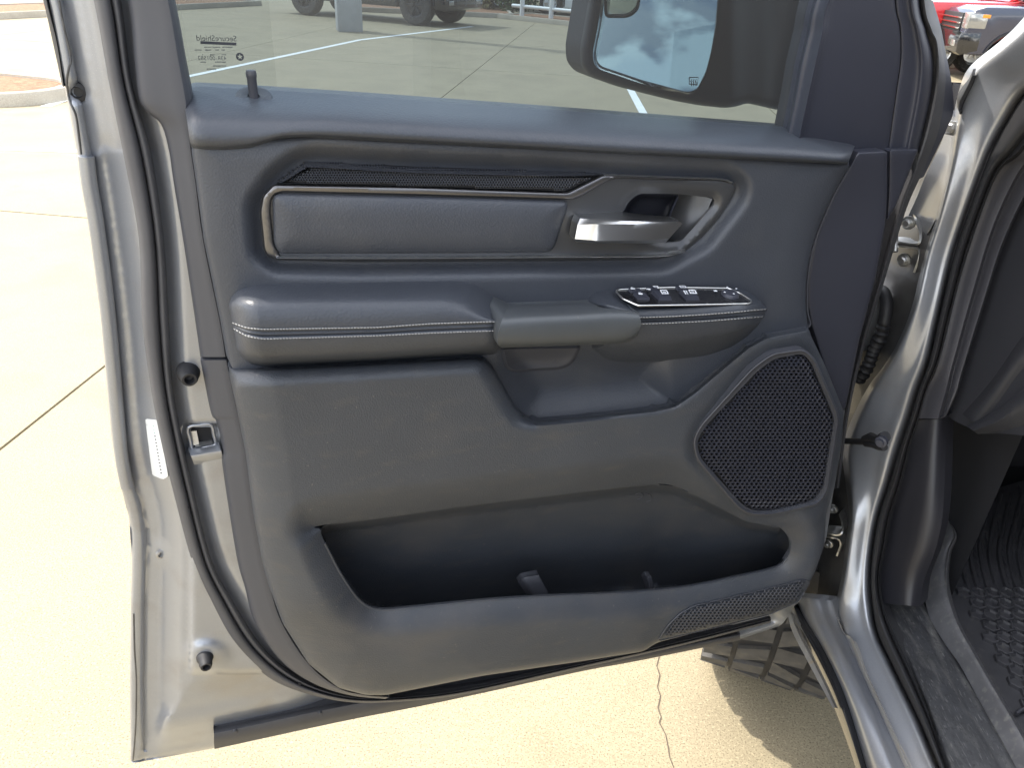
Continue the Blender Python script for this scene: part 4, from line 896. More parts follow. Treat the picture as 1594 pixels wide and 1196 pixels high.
arm = loft('armrest', [ae(AT, .038, .0), ae(mid(AT, AR, .55), .078, .034), ae(AR, .104, .055), ae(mid(AR, S1, .5), .114, .06), ae(S1, .1165, .06), ae(G1, .1145, .06), ae(G2, .1165, .06), ae(G3, .1145, .06), ae(S2, .117, .06), ae(mid(S2, AB, .6), .113, .06), ae(AB, .100, .05), ae(AU, .05, .02)], 'leather', T, n=130, sub=3, t=.03, smooth=80)
def stitches(name, P, w, parent, pitch=5.0, dw=0.001):
    L = np.linalg.norm(np.diff(np.array(P), axis=0), axis=1).sum(); n = int(L / pitch); c = cr_sample(P, n * 2 + 1)
    q = place('D', c[:, 0], c[:, 1], w + dw); parts = []
    for i in range(n):
        a, b = q[2 * i], q[2 * i + 1]; b = a + (b - a) * 1.25; parts.append(tube_vf([a - D_N * .0006, a + (b - a) * .2, a + (b - a) * .8, b - D_N * .0006], .00062, 5))
    V, F, _ = join(parts); return mesh(name, V, F, 'thread', parent, 60, kind='stuff')
def stitches3(name, P, ws, parent, pitch=5.0, dw=.0012):
    Q = ws if P is None else [(x, y, w_) for (x, y), w_ in zip(P, ws)]; L = np.linalg.norm(np.diff(np.array(Q)[:, :2], axis=0), axis=1).sum(); n = int(L / pitch); c = cr_sample(Q, n * 2 + 1)
    q = place('D', c[:, 0], c[:, 1], c[:, 2] + dw); parts = []
    for i in range(n):
        a, b = q[2 * i], q[2 * i + 1]; b = a + (b - a) * 1.25; parts.append(tube_vf([a - D_N * .0008, a + (b - a) * .2, a + (b - a) * .8, b - D_N * .0008], .0007, 5))
    V, F, _ = join(parts); return mesh(name, V, F, 'thread', parent, 60, kind='stuff')
stitches3('stitching', None, ae(S1, .1165, .06), arm); stitches3('stitching', None, ae(S2, .117, .06), arm)

# ---- grab handle bridging armrest and switch pod
gt = [(792, 475), (830, 473.5), (900, 471), (954, 469), (975, 473), (991, 480)]
gr = [(782, 497), (830, 494), (900, 491), (950, 488), (978, 488), (994, 489)]
gm = [(776, 518), (830, 516), (900, 513), (950, 511), (980, 508), (998, 503)]
gb = [(775, 536), (830, 536), (900, 533), (950, 531), (978, 527), (994, 518)]
gu = [(781, 542), (830, 540), (900, 537.5), (950, 536), (976, 534), (990, 526)]
grab = loft('grab_handle', [rl(gt, .06), rl(mid(gt, gr, .5), .100), rl(gr, .127), rl(gm, .134), rl(gb, .128), rl(gu, .10)], 'grip_plastic', T, n=70, sub=5, t=.05, smooth=60)
PC = poly([(779, 540), (787, 572), (798, 580), (876, 575), (892, 566), (906, 538)], 4, 8)
patch('pull_cup', PC, lambda X, Y: w_upper(X, Y) + .002 + .006 * sst(sd(PC, X, Y) / 4) - .004 * sst((sd(PC, X, Y) - 3) / 12), 'smooth_trim', grab, step=7, rings=(1.5, 4, 7), t=.008)

# ---- window-switch pod
pt = [(907, 470), (915, 455), (932, 447), (1044, 444), (1134, 444), (1158, 446), (1180, 460), (1193, 477)]
pr = [(930, 476), (955, 477), (985, 484), (1044, 482), (1110, 478), (1150, 475), (1175, 474), (1194, 480)]
p1 = [(960, 492), (980, 494), (1000, 494.5), (1044, 493), (1095, 490), (1140, 486.5), (1170, 483.5), (1194, 481.5)]
p2 = [(960, 504), (980, 505), (1000, 504.5), (1044, 503), (1095, 500.5), (1140, 497), (1165, 495), (1189, 493)]
p3 = [(938, 540), (960, 545), (985, 546), (1044, 545), (1085, 538), (1120, 530), (1150, 520), (1182, 504)]
p4 = [(922, 542), (945, 560), (972, 564), (1046, 563), (1102, 557), (1140, 543), (1165, 525), (1186, 502)]
pw = lambda P, a, e: [(x, y, a - (e if i == len(P) - 1 else e * .3 if i == len(P) - 2 else e * .9 if i == 0 else e * .25 if i == 1 else 0)) for i, (x, y) in enumerate(P)]
def pe(P, w, d, l=0): return endr(P, w, l, 30, d, 44)
pod = loft('switch_pod', [pe(pt, .040, .0), pe(mid(pt, pr, .5), .080, .036, .02), pe(mid(pt, pr, .88), .103, .05, .03), pe(pr, .110, .055, .03), pe(p1, .1155, .06), pe(mid(p1, p2, .3), .113, .06), pe(mid(p1, p2, .5), .115, .06), pe(mid(p1, p2, .7), .113, .06), pe(p2, .1155, .06), pe(mid(p2, p3, .6), .108, .055), pe(p3, .088, .04), pe(p4, .045, .0)], 'leather', T, n=100, sub=3, t=.03, smooth=70)
stitches3('stitching', None, pe(p1, .1155, .06)[12:], pod); stitches3('stitching', None, pe(p2, .1155, .06)[12:], pod)
# the switch deck lies on the pod's top: a tilted plane through its front and back edges
def w_deck(X, Y): return np.interp(Y, [444, 446, 477, 484], [.052, .056, .1135, .122])
DK = poly([(958, 453), (964, 451), (1044, 447.6), (1134, 449), (1152, 457), (1171, 469), (1166, 473), (1080, 475), (993, 476), (969, 465)], 3, 3)
deck = patch('switch_panel', DK, lambda X, Y: w_deck(X, Y) + .001, 'gloss_black', T, step=5, t=.004)
q = np.vstack([DK, DK[:1]]); V, F = tube_vf(place('D', q[:, 0], q[:, 1], w_deck(q[:, 0], q[:, 1]) + .0022), .0013, 8); mesh('switch_panel_rim', V, F, 'satin_chrome', deck, 60)
def deck_q(x0, y0, x1, y1, h, sh=0.0): # a low key on the deck, sheared like the row it stands in
    P = [(x0, y0), (x1, y0), (x1 + sh, y1), (x0 + sh, y1)]
    b = np.array([P1('D', x, y, w_deck(np.array(x), np.array(y)) + .001) for x, y in P]); up = np.array([0, 0, 1.0])
    cen = b.mean(0); tp = cen + (b - cen) * .86 + up * h
    V = np.vstack([b, tp]); F = [(4, 5, 6, 7), (0, 1, 5, 4), (1, 2, 6, 5), (2, 3, 7, 6), (3, 0, 4, 7)]
    return V, orient(V, F)
SW = [('window_switch', 1013, 456.5, 1034, 468, .0045, 12), ('window_switch', 1056, 456, 1077, 467.5, .0045, 12), ('window_switch', 1004, 449.5, 1022, 454, .003, 4), ('window_switch', 1050, 448.5, 1068, 453, .003, 4), ('lock_switch', 977, 452, 996, 456.5, .003, 5), ('lock_switch', 985, 459, 1004, 467, .0035, 8)]
for nm, x0, y0, x1, y1, h, sh in SW:
    V, F = deck_q(x0, y0, x1, y1, h, sh); sw_ = mesh(nm, V, F, 'cover_plastic', deck, 0)
def icon(shapes, cx, cy, sx, sy, lift, name='icon'):
    parts = []
    for sh in shapes:
        X = np.array([cx + u * sx + v * sx * .35 for u, v in sh]); Y = np.array([cy + v * sy for u, v in sh]); V = place('D', X, Y, w_deck(X, Y) + .001) + np.array([0, 0, lift])
        F = orient(V, [tuple(range(len(sh)))]); parts.append((V, F))
    V, F, _ = join(parts); mesh(name, V, F, 'icon_white', deck, 0)
WIN = [[(-1, -1), (.9, -1), (1.1, -.6), (-1, -.6)], [(-1, -.6), (-.7, -.6), (-.6, 1), (-1, 1)], [(.75, -.6), (1.1, -.6), (1.1, 1), (.75, 1)], [(-.6, .55), (.75, .55), (.75, 1), (-.6, 1)], [(-.4, -.2), (.5, -.2), (.5, .2), (-.4, .2)]]
icon(WIN, 1033, 460.5, 5.2, 3.2, .0055); icon(WIN, 1077, 460, 5.2, 3.2, .0055); icon([[(-1, -1), (-.6, -1), (-.6, 1), (-1, 1)], [(-.3, -1), (0, -1), (0, 1), (-.3, 1)]], 1069, 461, 5, 3, .0055)
icon(WIN, 1020, 450.8, 3.6, 1.4, .0042); icon(WIN, 1062, 450.8, 4.6, 1.8, .0042); icon([[(-1, -1), (1, -.6), (.6, 1), (-1, .6)]], 1009, 454.5, 3.4, 1.2, .004)
LK = [[(-1, -.2), (1, -.2), (1, 1), (-1, 1)], [(-.6, -1), (-.2, -1), (-.2, -.2), (-.6, -.2)], [(-.2, -1), (.6, -1), (.6, -.6), (-.2, -.6)]]
icon(LK, 984, 453.4, 3.4, 1.6, .0042); icon(LK, 996, 462, 3.2, 1.7, .0046)
dc = P1('D', 1136, 460, w_deck(np.array(1136.), np.array(460.)) + .001)
knob('mirror_dial', [(.0125, 0), (.012, .003), (.010, .0048), (.0001, .0050)], dc, (D_N * .1 + np.array([0, 0, 1.0])), 'cover_plastic', deck, 24)
AW = [[(-1, 0), (0, -1), (1, 0), (0, .6)]]
for x, y in ((1131, 453.5), (1145, 456), (1127, 461.5), (1141, 464)): icon(AW, x, y, 2.0, 1.1, .0062)
icon([[(-1, -1), (1, -1), (1, 1), (-1, 1)]], 1113, 456, 2.6, 1.0, .003)

# ---- speaker
wsp = lambda X, Y: w_panel(np.asarray(X, float), np.asarray(Y, float))
SPW = .089
spk = patch('speaker_surround', SPK_O, lambda X, Y: SPW + .007 * rnd(sd(SPK_O, X, Y) / 3) - .005 * sst((sd(SPK_O, X, Y) - 3) / 4), 'smooth_trim', T, step=6, rings=(1.5, 3, 5, 7), holes=[SPK_I], t=.02, smooth=50)
hexsheet('speaker_grille', SPK_I, 7.3, .56, lambda X, Y: SPW + .001 + .006 * sst(sd(SPK_I, X, Y) / 18), 'cover_plastic', spk, depth=.004, lift=.0016, margin=.3, squash=.82)
patch('speaker_backing', SPK_I, lambda X, Y: SPW - .003 + .006 * sst(sd(SPK_I, X, Y) / 18), 'void', spk, step=12, t=.004)

# ---- door glass and its etched mark
GL = [(165, -300), (200, -150), (234, 0), (268, 150), (292, 176), (700, 182), (1000, 205), (1228, 222), (1240, 130), (1268, 0), (1318, -150), (1358, -300)]
patch('door_glass', poly(GL, 12, 3), -.040, 'window_tint', T, step=60, t=0, smooth=0)
glass = bpy.data.objects['door_glass']
def on_glass(V2, x, y, sx):  # mirrored: the print is on the outside
    c = P1('D', x, y, -.0385); return np.array([c - D_E * v[0] * sx + np.array([0, 0, 1.0]) * v[1] * sx for v in V2])
V, F = text_vf('SecureShield', 1.0); wid = V[:, 0].max(); sx = .0445 / wid
V2 = on_glass(V, 369, 64, sx * .92); mesh('etched_text', V2, orient(V2, F), 'etch', glass, 0)
def bar(x0, y0, x1, y1, m='etch', nm='etched_bar'):
    V = place('D', np.array([x0, x1, x1, x0], float), np.array([y0, y0 + (x1 - x0) * .045, y1 + (x1 - x0) * .045, y1], float), -.0385); mesh(nm, V, orient(V, [(0, 1, 2, 3)]), m, glass, 0)
bar(312, 63.5, 368, 68)
for txt, x, y, h in (('43R-001582', 353, 93.5, 3.4),):
    V, F = text_vf(txt); V2 = on_glass(V, x, y, .0445 * .66 / V[:, 0].max()); mesh('etched_text', V2, orient(V2, F), 'etch_pale', glass, 0)
for y, segs in ((72.2, ((318, 329), (331, 343), (346, 362))), (76.6, ((303, 314), (319, 329), (335, 342), (345, 351))), (84, ((315, 317), (327, 335), (345, 352))), (95.4, ((312, 320), (335, 352))), (101.4, ((332, 352),)), (106.2, ((322, 336),))):
    for x0, x1 in segs:
        x = x0
        while x < x1 - .8:
            wdt = random.uniform(.9, 1.7); bar(x, y, min(x1, x + wdt), y + random.uniform(1.4, 2.1), 'etch_pale', 'etched_bar'); x += wdt + .45
# pentagon-star emblem etched in a disc
c0 = P1('D', 373.5, 88, -.0385); ra_ = .0042
ring = [c0 + ra_ * (D_E * math.cos(a) + np.array([0, 0, 1]) * math.sin(a)) for a in np.linspace(0, 2 * math.pi, 20, endpoint=False)]
star = [c0 + (ra_ * (.78 if i % 2 == 0 else .30)) * (D_E * math.sin(i * math.pi / 5) + np.array([0, 0, 1]) * math.cos(i * math.pi / 5)) for i in range(10)]
V = np.array(ring + star); F = []
ia = [math.atan2((p - c0)[2], (p - c0) @ D_E) % (2 * math.pi) for p in star]
from mathutils.geometry import delaunay_2d_cdt as _cdt
P2 = [Vector(((p - c0) @ D_E * 1000, (p - c0)[2] * 1000)) for p in V]
vv, _, ff, _, _, _ = _cdt(P2, [(i, (i + 1) % 20) for i in range(20)] + [(20 + i, 20 + (i + 1) % 10) for i in range(10)], [], 0, 1e-5, True)
A2 = np.array([(p[0], p[1]) for p in vv]); Sx = np.array([(p[0], p[1]) for p in P2[20:]])
cc = A2[np.array(ff)].mean(1); keep = ~inside(Sx, cc[:, 0], cc[:, 1])
V = np.array([c0 + D_E * x / 1000 + np.array([0, 0, 1]) * y / 1000 for x, y in A2]); F = [tuple(f) for f, k in zip(ff, keep) if k]
mesh('etched_emblem', V, orient(V, F), 'etch', glass, 0)

# ---- side mirror outside the glass
MW = -.22
HOUS = poly([(925, -140), (916, 0), (909, 40), (903, 75), (904, 102), (917, 119), (960, 134), (1010, 147), (1051, 157), (1090, 164), (1129, 168), (1149, 165), (1162, 160), (1215, 172), (1232, 150), (1246, 90), (1262, 0), (1262, -140)], 5, 8)
MG = poly([(948, -110), (940, 0), (934, 40), (926, 80), (928, 96), (935, 104), (1000, 126), (1072, 145), (1086, 140), (1100, 112), (1108, 80), (1114, 45), (1118, 0), (1120, -110)], 5, 8)
def w_h(X, Y):
    return MW + .030 * rnd(sd(HOUS, X, Y) / 14) - .05 * sst((X - 1135) / 50) + .02 * np.exp(-((X - 1180) / 22) ** 2)
mir = patch('side_mirror', HOUS, w_h, 'mirror_shell', T, step=6, rings=(1.5, 4, 8, 13), holes=[MG + (MG - MG.mean(0)) * .035], t=.06, smooth=60)
# glass: a flat plate, tilted so that it looks up and back
mc = P1('D', 1022, 60, MW + .012)
vm = (mc - CAM) / np.linalg.norm(mc - CAM); rdir = np.array([-0.10, -0.90, 0.36]); rdir /= np.linalg.norm(rdir)
mn = rdir - vm; mn /= np.linalg.norm(mn)
def on_plane(P, c, n, lift=0.0):
    d = rays(P[:, 0], P[:, 1]); t = ((c - CAM) @ n + lift) / (d @ n); return CAM + d * t[:, None]
def plate(name, P, c, n, m, par, lift=0.0, th=.004):
    V = on_plane(np.asarray(P, float), c, n, lift); k = len(V); V = np.vstack([V, V - n * th]); F = [tuple(range(k))] + [(i, (i + 1) % k, k + (i + 1) % k, k + i) for i in range(k)]
    me = mesh(name, V, [F[0] if np.dot(np.cross(V[1] - V[0], V[k // 3] - V[0]), n) > 0 else tuple(reversed(F[0]))] + F[1:], m, par, 0); return me
plate('mirror_glass', MG, mc, mn, 'mirror_surface', mir)
MO = MG + (MG - MG.mean(0)) * .035; k = len(MO)
V = np.vstack([place('D', MO[:, 0], MO[:, 1], w_h(MO[:, 0], MO[:, 1]) + .002), on_plane(MG + (MG - MG.mean(0)) * .004, mc, mn, .003), on_plane(MG - (MG - MG.mean(0)) * .012, mc, mn, .001)])
mesh('mirror_bezel', V, orient(V, [(r_ * k + i, r_ * k + (i + 1) % k, (r_ + 1) * k + (i + 1) % k, (r_ + 1) * k + i) for r_ in (0, 1) for i in range(k)]), 'gloss_black', mir, 50)
SPOT = poly([(941, -60), (943, 24), (975, 23), (985, 18), (993, 8), (996, -10), (996, -60)], 4, 6)
mn2 = mn + np.array([-.06, 0, -.36]); mn2 /= np.linalg.norm(mn2); sc_ = on_plane(np.array([[968., 0.]]), mc, mn, .012)[0]
plate('spot_mirror', SPOT, sc_, mn2, 'mirror_surface', mir, .0)
bpy.data.objects['spot_mirror'].data.materials[0] = MATS['mirror_surface']
q = np.vstack([SPOT, SPOT[:1]]); V, F = tube_vf(on_plane(q, sc_, mn2, .0), .0022, 8); mesh('spot_mirror_bezel', V, F, 'gloss_black', mir, 60)
# heated-mirror symbol
prt = []
for ln in ([(1073, 120), (1087, 120), (1085.5, 131.5), (1073, 130.5), (1073, 120)], [(1076.5, 133.5), (1076.5, 128), (1075.5, 126), (1077, 123)], [(1080, 133.5), (1080, 128), (1079, 126), (1080.5, 123)], [(1083.5, 133.5), (1083.5, 128), (1082.5, 126), (1084, 123)]):
    L = np.array(ln, float); q = on_plane(L, mc, mn, .0008); prt.append(tube_vf(np.vstack([q[0] + (q[1] - q[0]) * t for t in (0,)] + [q]), .00075, 5))
V, F, _ = join(prt); mesh('heater_symbol', V, F, 'etch', mir, 0)

#@@BODY
# ================================================================== BODY SIDE, SILL, CABIN EDGE
BLs = [(1850, -230), (1750, -130), (1660, -40), (1594, 38), (1560, 70), (1515, 108), (1497, 150), (1486, 205), (1478, 262), (1461, 334), (1441, 400), (1421, 484), (1391, 554), (1359, 600), (1336, 645), (1322, 683), (1318, 713), (1321, 751), (1325, 801), (1320, 846), (1313, 899), (1305, 945), (1313, 985), (1336, 1040), (1370, 1115), (1407, 1196), (1445, 1280)]
BRs = [(1930, -140), (1825, -35), (1730, 60), (1660, 108), (1620, 130), (1594, 152), (1570, 190), (1550, 225), (1533, 264), (1507, 333), (1485, 400), (1465, 484), (1448, 560), (1432, 605), (1419, 648), (1405, 690), (1396, 718), (1385, 755), (1369, 803), (1360, 851), (1356, 899), (1359, 943), (1368, 988), (1393, 1042), (1430, 1118), (1463, 1196), (1500, 1280)]
def br(k, w): A = np.array(BLs, float); B = np.array(BRs, float); return [(x, y, w) for x, y in A + (B - A) * k]
body = loft('door_aperture', [br(-.08, .03), br(0, .010), br(.07, -.002), br(.30, .006), br(.60, .020), br(.78, .027), br(.90, .038), br(1.0, .060)], 'silver_paint', T, 'S', n=170, sub=4, t=.03, smooth=70)
# hinge pillar recess behind the door's front edge
HP = poly([(1494, 176), (1499, 205), (1480, 265), (1463, 334), (1443, 400), (1424, 484), (1394, 554), (1362, 600), (1338, 645), (1325, 690), (1323, 750), (1328, 800), (1322, 850), (1315, 900), (1306, 950), (1290, 985), (1225, 975), (1230, 900), (1265, 780), (1290, 640), (1330, 480), (1380, 300), (1430, 245), (1474, 196)], 6, 3)
pil = patch('hinge_pillar', HP, lambda X, Y: .035 + .030 * sst((330 - Y) / 90) * 0 + .012 * np.sin(Y / 36.0) * sst((X - 1300) / 100), 'shade_and_seam_paint', T, 'S', step=8, t=.02, smooth=60)
loft('pillar_face', [[(1480, 170, .02), (1468, 215, .02), (1440, 275, .02), (1428, 305, .02), (1412, 340, .02)], [(1490, 195, .026), (1480, 235, .026), (1455, 290, .026), (1440, 320, .028), (1424, 350, .03)], [(1498, 215, .018), (1486, 262, .018), (1468, 315, .02), (1452, 350, .022), (1436, 375, .03)]], 'silver_paint', pil, 'S', n=30, t=.01, smooth=60)
knob('bolt', [(.012, -.004), (.012, .002), (.008, .003), (.008, .008), (.006, .010), (.0001, .010)], P1('S', 1481, 199, .010), (-0.8, -0.6, 0.0), 'zinc', pil, 6)
# black gasket at the foot of the windscreen pillar
loft('cowl_gasket', [[(1515, 107, -.012), (1508, 122, -.012), (1497, 136, -.012), (1490, 150, -.012), (1490, 166, -.010)], [(1513, 118, -.02), (1508, 130, -.02), (1500, 146, -.02), (1494, 158, -.02), (1492, 172, -.016)], [(1519, 116, -.004), (1512, 134, -.004), (1504, 150, -.004), (1498, 164, -.004), (1494, 178, -.004)]], 'dark_rubber', T, 'S', n=24, t=.01)
# hinges: folded brackets with bolts and pin
def strap(pts, w, wid, th, m, par, fr='S', name='hinge_leaf'):
    P = cr_sample([(x, y, w_) for (x, y), w_ in zip(pts, w)], 30); q = place(fr, P[:, 0], P[:, 1], P[:, 2]); ax = np.array([.62, .78, 0.0])
    V = []; F = []
    T_ = np.gradient(q, axis=0); T_ /= np.linalg.norm(T_, axis=1)[:, None]
    for i in range(len(q)):
        nn = np.cross(T_[i], ax); nn /= np.linalg.norm(nn)
        V += [q[i], q[i] + ax * wid, q[i] + ax * wid + nn * th, q[i] + nn * th]
    for i in range(len(q) - 1):
        for s in range(4): k = (s + 1) % 4; F.append((4 * i + s, 4 * i + k, 4 * i + 4 + k, 4 * i + 4 + s))
    F += [(0, 1, 2, 3), tuple(4 * (len(q) - 1) + s for s in (3, 2, 1, 0))]
    return mesh(name, np.array(V), F, m, par, 40)
def hexbolt(x, y, w, par, r=.0075):
    knob('hinge_bolt', [(r * 1.6, -.003), (r * 1.6, .001), (r * 1.05, .0015), (r, .009), (r * .7, .011), (.0001, .011)], P1('S', x, y, w), (-.75, -.66, 0.0), 'zinc', par, 12)
h1 = strap([(1386, 378), (1400, 379), (1418, 382), (1430, 381), (1434, 374), (1434, 362), (1430, 350), (1426, 338), (1421, 333)], [-.005, .0, .012, .020, .022, .022, .022, .022, .024], .035, .0035, 'zinc', T, name='door_hinge')
strap([(1385, 384), (1400, 385), (1416, 387), (1427, 388), (1430, 394), (1428, 405), (1424, 416), (1421, 424)], [-.005, .0, .012, .020, .022, .022, .022, .022], .035, .0035, 'zinc', h1)
hexbolt(1414, 347, .014, h1); hexbolt(1407, 405, .014, h1)
V, F = tube_vf([P1('S', 1393, y, -.004) for y in (366, 376, 386, 392)], .0055, 12); mesh('hinge_pin', V, F, 'zinc', h1, 40)
h2 = strap([(1283, 833), (1294, 834), (1304, 835), (1311, 832), (1313, 824), (1311, 812), (1307, 800)], [-.005, .002, .012, .018, .020, .020, .020], .035, .0035, 'zinc', T, name='door_hinge')
strap([(1282, 838), (1294, 839), (1304, 841), (1307, 848), (1304, 858), (1301, 866)], [-.005, .002, .014, .018, .020, .020], .035, .0035, 'zinc', h2)
hexbolt(1297, 793, .012, h2, .006); hexbolt(1290, 847, .012, h2, .006)
# wiring boot between door and pillar
hb = cr_sample([(1354, 468), (1362, 452), (1376, 456), (1380, 480), (1372, 520), (1360, 545), (1350, 572), (1336, 592)], 60)
rr_ = .011 + .0022 * np.sin(np.arange(60) * 2.2) * (np.arange(60) > 26); V, F = tube_vf(place('S', hb[:, 0], hb[:, 1], .012), rr_, 12); mesh('wiring_boot', V, F, 'dark_rubber', T, 60)
V, F = tube_vf(place('S', *np.array([(1388, 470), (1384, 500), (1372, 535)]).T.astype(float), .022), .0035, 8); mesh('wiring_boot', V, F, 'dark_rubber', T, 60)
# door check arm
ck = empty('check_arm_pivot')
bpy.data.objects.remove(ck)
ca = cr_sample([(1300, 688), (1320, 687), (1340, 688), (1352, 687)], 16); V, F = tube_vf(place('S', ca[:, 0], ca[:, 1], -.012), .0058, 8); chk = mesh('door_check', V, F, 'dark_rubber', T, 40)
V, F, _ = join([tube_vf(place('S', *np.array([(1346, 684), (1356, 681), (1366, 685), (1378, 680)]).T.astype(float), -.020), [.007, .009, .007, .010], 10), tube_vf(place('S', *np.array([(1348, 691), (1360, 692), (1370, 695), (1377, 697)]).T.astype(float), -.020), [.006, .007, .008, .006], 10)]); mesh('check_bracket', V, F, 'dark_rubber', chk, 60)
knob('check_bolt', [(.010, -.004), (.010, .003), (.0062, .004), (.006, .008), (.0001, .008)], P1('S', 1372, 688, -.028), (-.7, -.7, 0), 'cover_plastic', chk, 16)

# sill outer face, glossy rocker strip, pinch flange
OL = [(1240, 930), (1248, 959), (1282, 1016), (1314, 1087), (1347, 1196), (1375, 1290)]; OR = [(1292, 935), (1304, 969), (1336, 1040), (1372, 1118), (1407, 1196), (1445, 1280)]
def ob(k, w): A = np.array(OL, float); B = np.array(OR, float); return [(x, y, w) for x, y in A + (B - A) * k]
loft('rocker_panel', [ob(-.04, -.02), ob(0, -.034), ob(.25, -.040), ob(.6, -.026), ob(.85, -.008), ob(1.0, .001), ob(1.06, .004)], 'silver_paint', T, 'S', n=60, sub=4, t=.02, smooth=70)
loft('running_strip', [([(1232, 950), (1240, 976), (1269, 1036), (1299, 1104), (1332, 1196), (1358, 1290)], -.046), ([(1236, 945), (1244, 966), (1276, 1026), (1307, 1095), (1340, 1196), (1367, 1290)], -.052), ([(1238, 940), (1249, 958), (1283, 1015), (1315, 1086), (1348, 1196), (1376, 1290)], -.038)], 'gloss_black', T, 'S', n=50, t=.03, smooth=60)
loft('pinch_flange', [([(1226, 958), (1234, 985), (1256, 1028), (1284, 1080), (1297, 1104)], -.052), ([(1231, 955), (1239, 978), (1262, 1024), (1289, 1077), (1299, 1102)], -.046)], 'dusty_silver', T, 'S', n=30, t=.01)
loft('sill_crease', [([(1302, 962), (1312, 985), (1320, 992), (1340, 1042), (1372, 1112), (1411, 1200), (1445, 1280)], -.0015), ([(1305, 966), (1317, 990), (1326, 995), (1345, 1042), (1377, 1112), (1416, 1200), (1452, 1280)], -.0055), ([(1307, 972), (1321, 996), (1331, 1002), (1349, 1046), (1381, 1116), (1420, 1200), (1457, 1280)], .001)], 'dusty_silver', T, 'S', n=60, t=.004)
# body weatherstrip round the door opening
WRs = [(1990, -70), (1890, 35), (1800, 130), (1720, 170), (1680, 180), (1640, 190), (1612, 215), (1588, 240), (1556, 266), (1527, 334), (1505, 400), (1482, 484), (1463, 560), (1444, 605), (1431, 650), (1417, 692), (1411, 720), (1402, 757), (1388, 803), (1379, 851), (1370, 899), (1376, 946), (1394, 990), (1420, 1047), (1447, 1113), (1476, 1196), (1512, 1280)]
def wr_(k, w): A = np.array(BRs, float); B = np.array(WRs, float); return [(x, y, w) for x, y in A + (B - A) * k]
loft('opening_weatherstrip', [wr_(-.06, .050), wr_(.05, .036), wr_(.3, .030), wr_(.55, .036), wr_(.7, .046), wr_(.85, .044), wr_(1.0, .062)], 'dark_rubber', T, 'S', n=170, sub=3, t=.02, smooth=70)
# inner trim strips beside the opening
K1 = [(1800, 90), (1720, 150), (1640, 180), (1588, 240), (1556, 266), (1527, 334), (1495, 434), (1463, 560), (1444, 605), (1430, 652)]
K2 = [(1860, 110), (1770, 160), (1690, 190), (1625, 235), (1592, 262), (1549, 350), (1515, 460), (1484, 570), (1476, 605), (1463, 652)]
K3 = [(1900, 130), (1800, 180), (1720, 210), (1650, 245), (1606, 290), (1563, 377), (1531, 475), (1499, 578), (1490, 610), (1473, 649)]
loft('pillar_inner_trim', [(K1, .060), (mid(K1, K2, .3), .066), (mid(K1, K2, .9), .074), (K2, .084)], 'kick_trim', T, 'S', n=70, t=.02)
loft('dash_end_trim', [(K2, .086), (mid(K2, K3, .2), .090), (mid(K2, K3, .9), .094), (K3, .112)], 'kick_trim', T, 'S', n=70, t=.03)
# end of the dashboard and the knee panel below it
DE = poly([(1660, 250), (1640, 262), (1606, 290), (1563, 377), (1531, 475), (1499, 578), (1490, 610), (1473, 649), (1520, 672), (1640, 682), (1670, 680), (1690, 500)], 10, 8)
dash = patch('dashboard_end', DE, lambda X, Y: .115 + .0 * X, 'dash_trim', T, 'S', step=16, t=.05)
loft('dash_rib', [[(1660, 440, .115), (1594, 520, .115), (1545, 590, .115), (1498, 645, .115)], [(1660, 470, .105), (1594, 545, .105), (1550, 605, .105), (1512, 655, .105)], [(1660, 500, .115), (1594, 572, .115), (1560, 618, .115), (1530, 660, .115)]], 'dash_trim', dash, 'S', n=30, t=.01, smooth=60)
loft('dash_rib', [[(1680, 560, .10), (1594, 606, .10), (1550, 640, .10), (1505, 664, .10)], [(1680, 580, .09), (1594, 628, .09), (1555, 655, .09), (1515, 671, .09)], [(1680, 640, .12), (1594, 668, .12), (1560, 674, .12), (1522, 676, .12)]], 'dash_trim', dash, 'S', n=30, t=.01, smooth=60)
# kick panel under the dash, running down into the sill plate
KL = [(1430, 654), (1417, 692), (1402, 757), (1386, 808), (1378, 851), (1371, 899), (1376, 940)]
KR = [(1474, 652), (1472, 700), (1470, 760), (1466, 812), (1455, 860), (1438, 905), (1432, 945)]
loft('kick_panel', [(KL, .064), (mid(KL, KR, .25), .072), (mid(KL, KR, .7), .085), (KR, .110)], 'black_trim', T, 'S', n=50, t=.03, smooth=60)
fw = P1('S', 1445, 900, .12)
def zat(x, y, w=.065): return P1('S', x, y, w)[2]
ZS = zat(1420, 1047)
SPl = poly([(1366, 905), (1376, 946), (1396, 991), (1421, 1047), (1448, 1109), (1478, 1196), (1512, 1280), (1690, 1290), (1590, 1196), (1510, 1060), (1462, 985), (1448, 964), (1440, 936), (1434, 900), (1445, 870), (1400, 870)], 7, 6)
def w_sill(X, Y):
    d = X - np.interp(Y, [870, 946, 991, 1047, 1109, 1196, 1280], [1366, 1376, 1396, 1421, 1448, 1478, 1512]); k = X - np.interp(Y, [870, 936, 985, 1060, 1196, 1290], [1440, 1440, 1462, 1510, 1590, 1690])
    g = np.interp(Y, [870, 936, 985, 1060, 1196, 1290], [1420, 1420, 1444, 1484, 1560, 1640])
    return ZS + .004 + .006 * rnd(d / 10) - .004 * np.exp(-((X - g) / 3.0) ** 2) - .010 * sst((k + 6) / 6)
patch('sill_plate', SPl, w_sill, 'scuffed_plastic', T, 'G', step=6, rings=(2, 5, 10), t=.02, smooth=60)
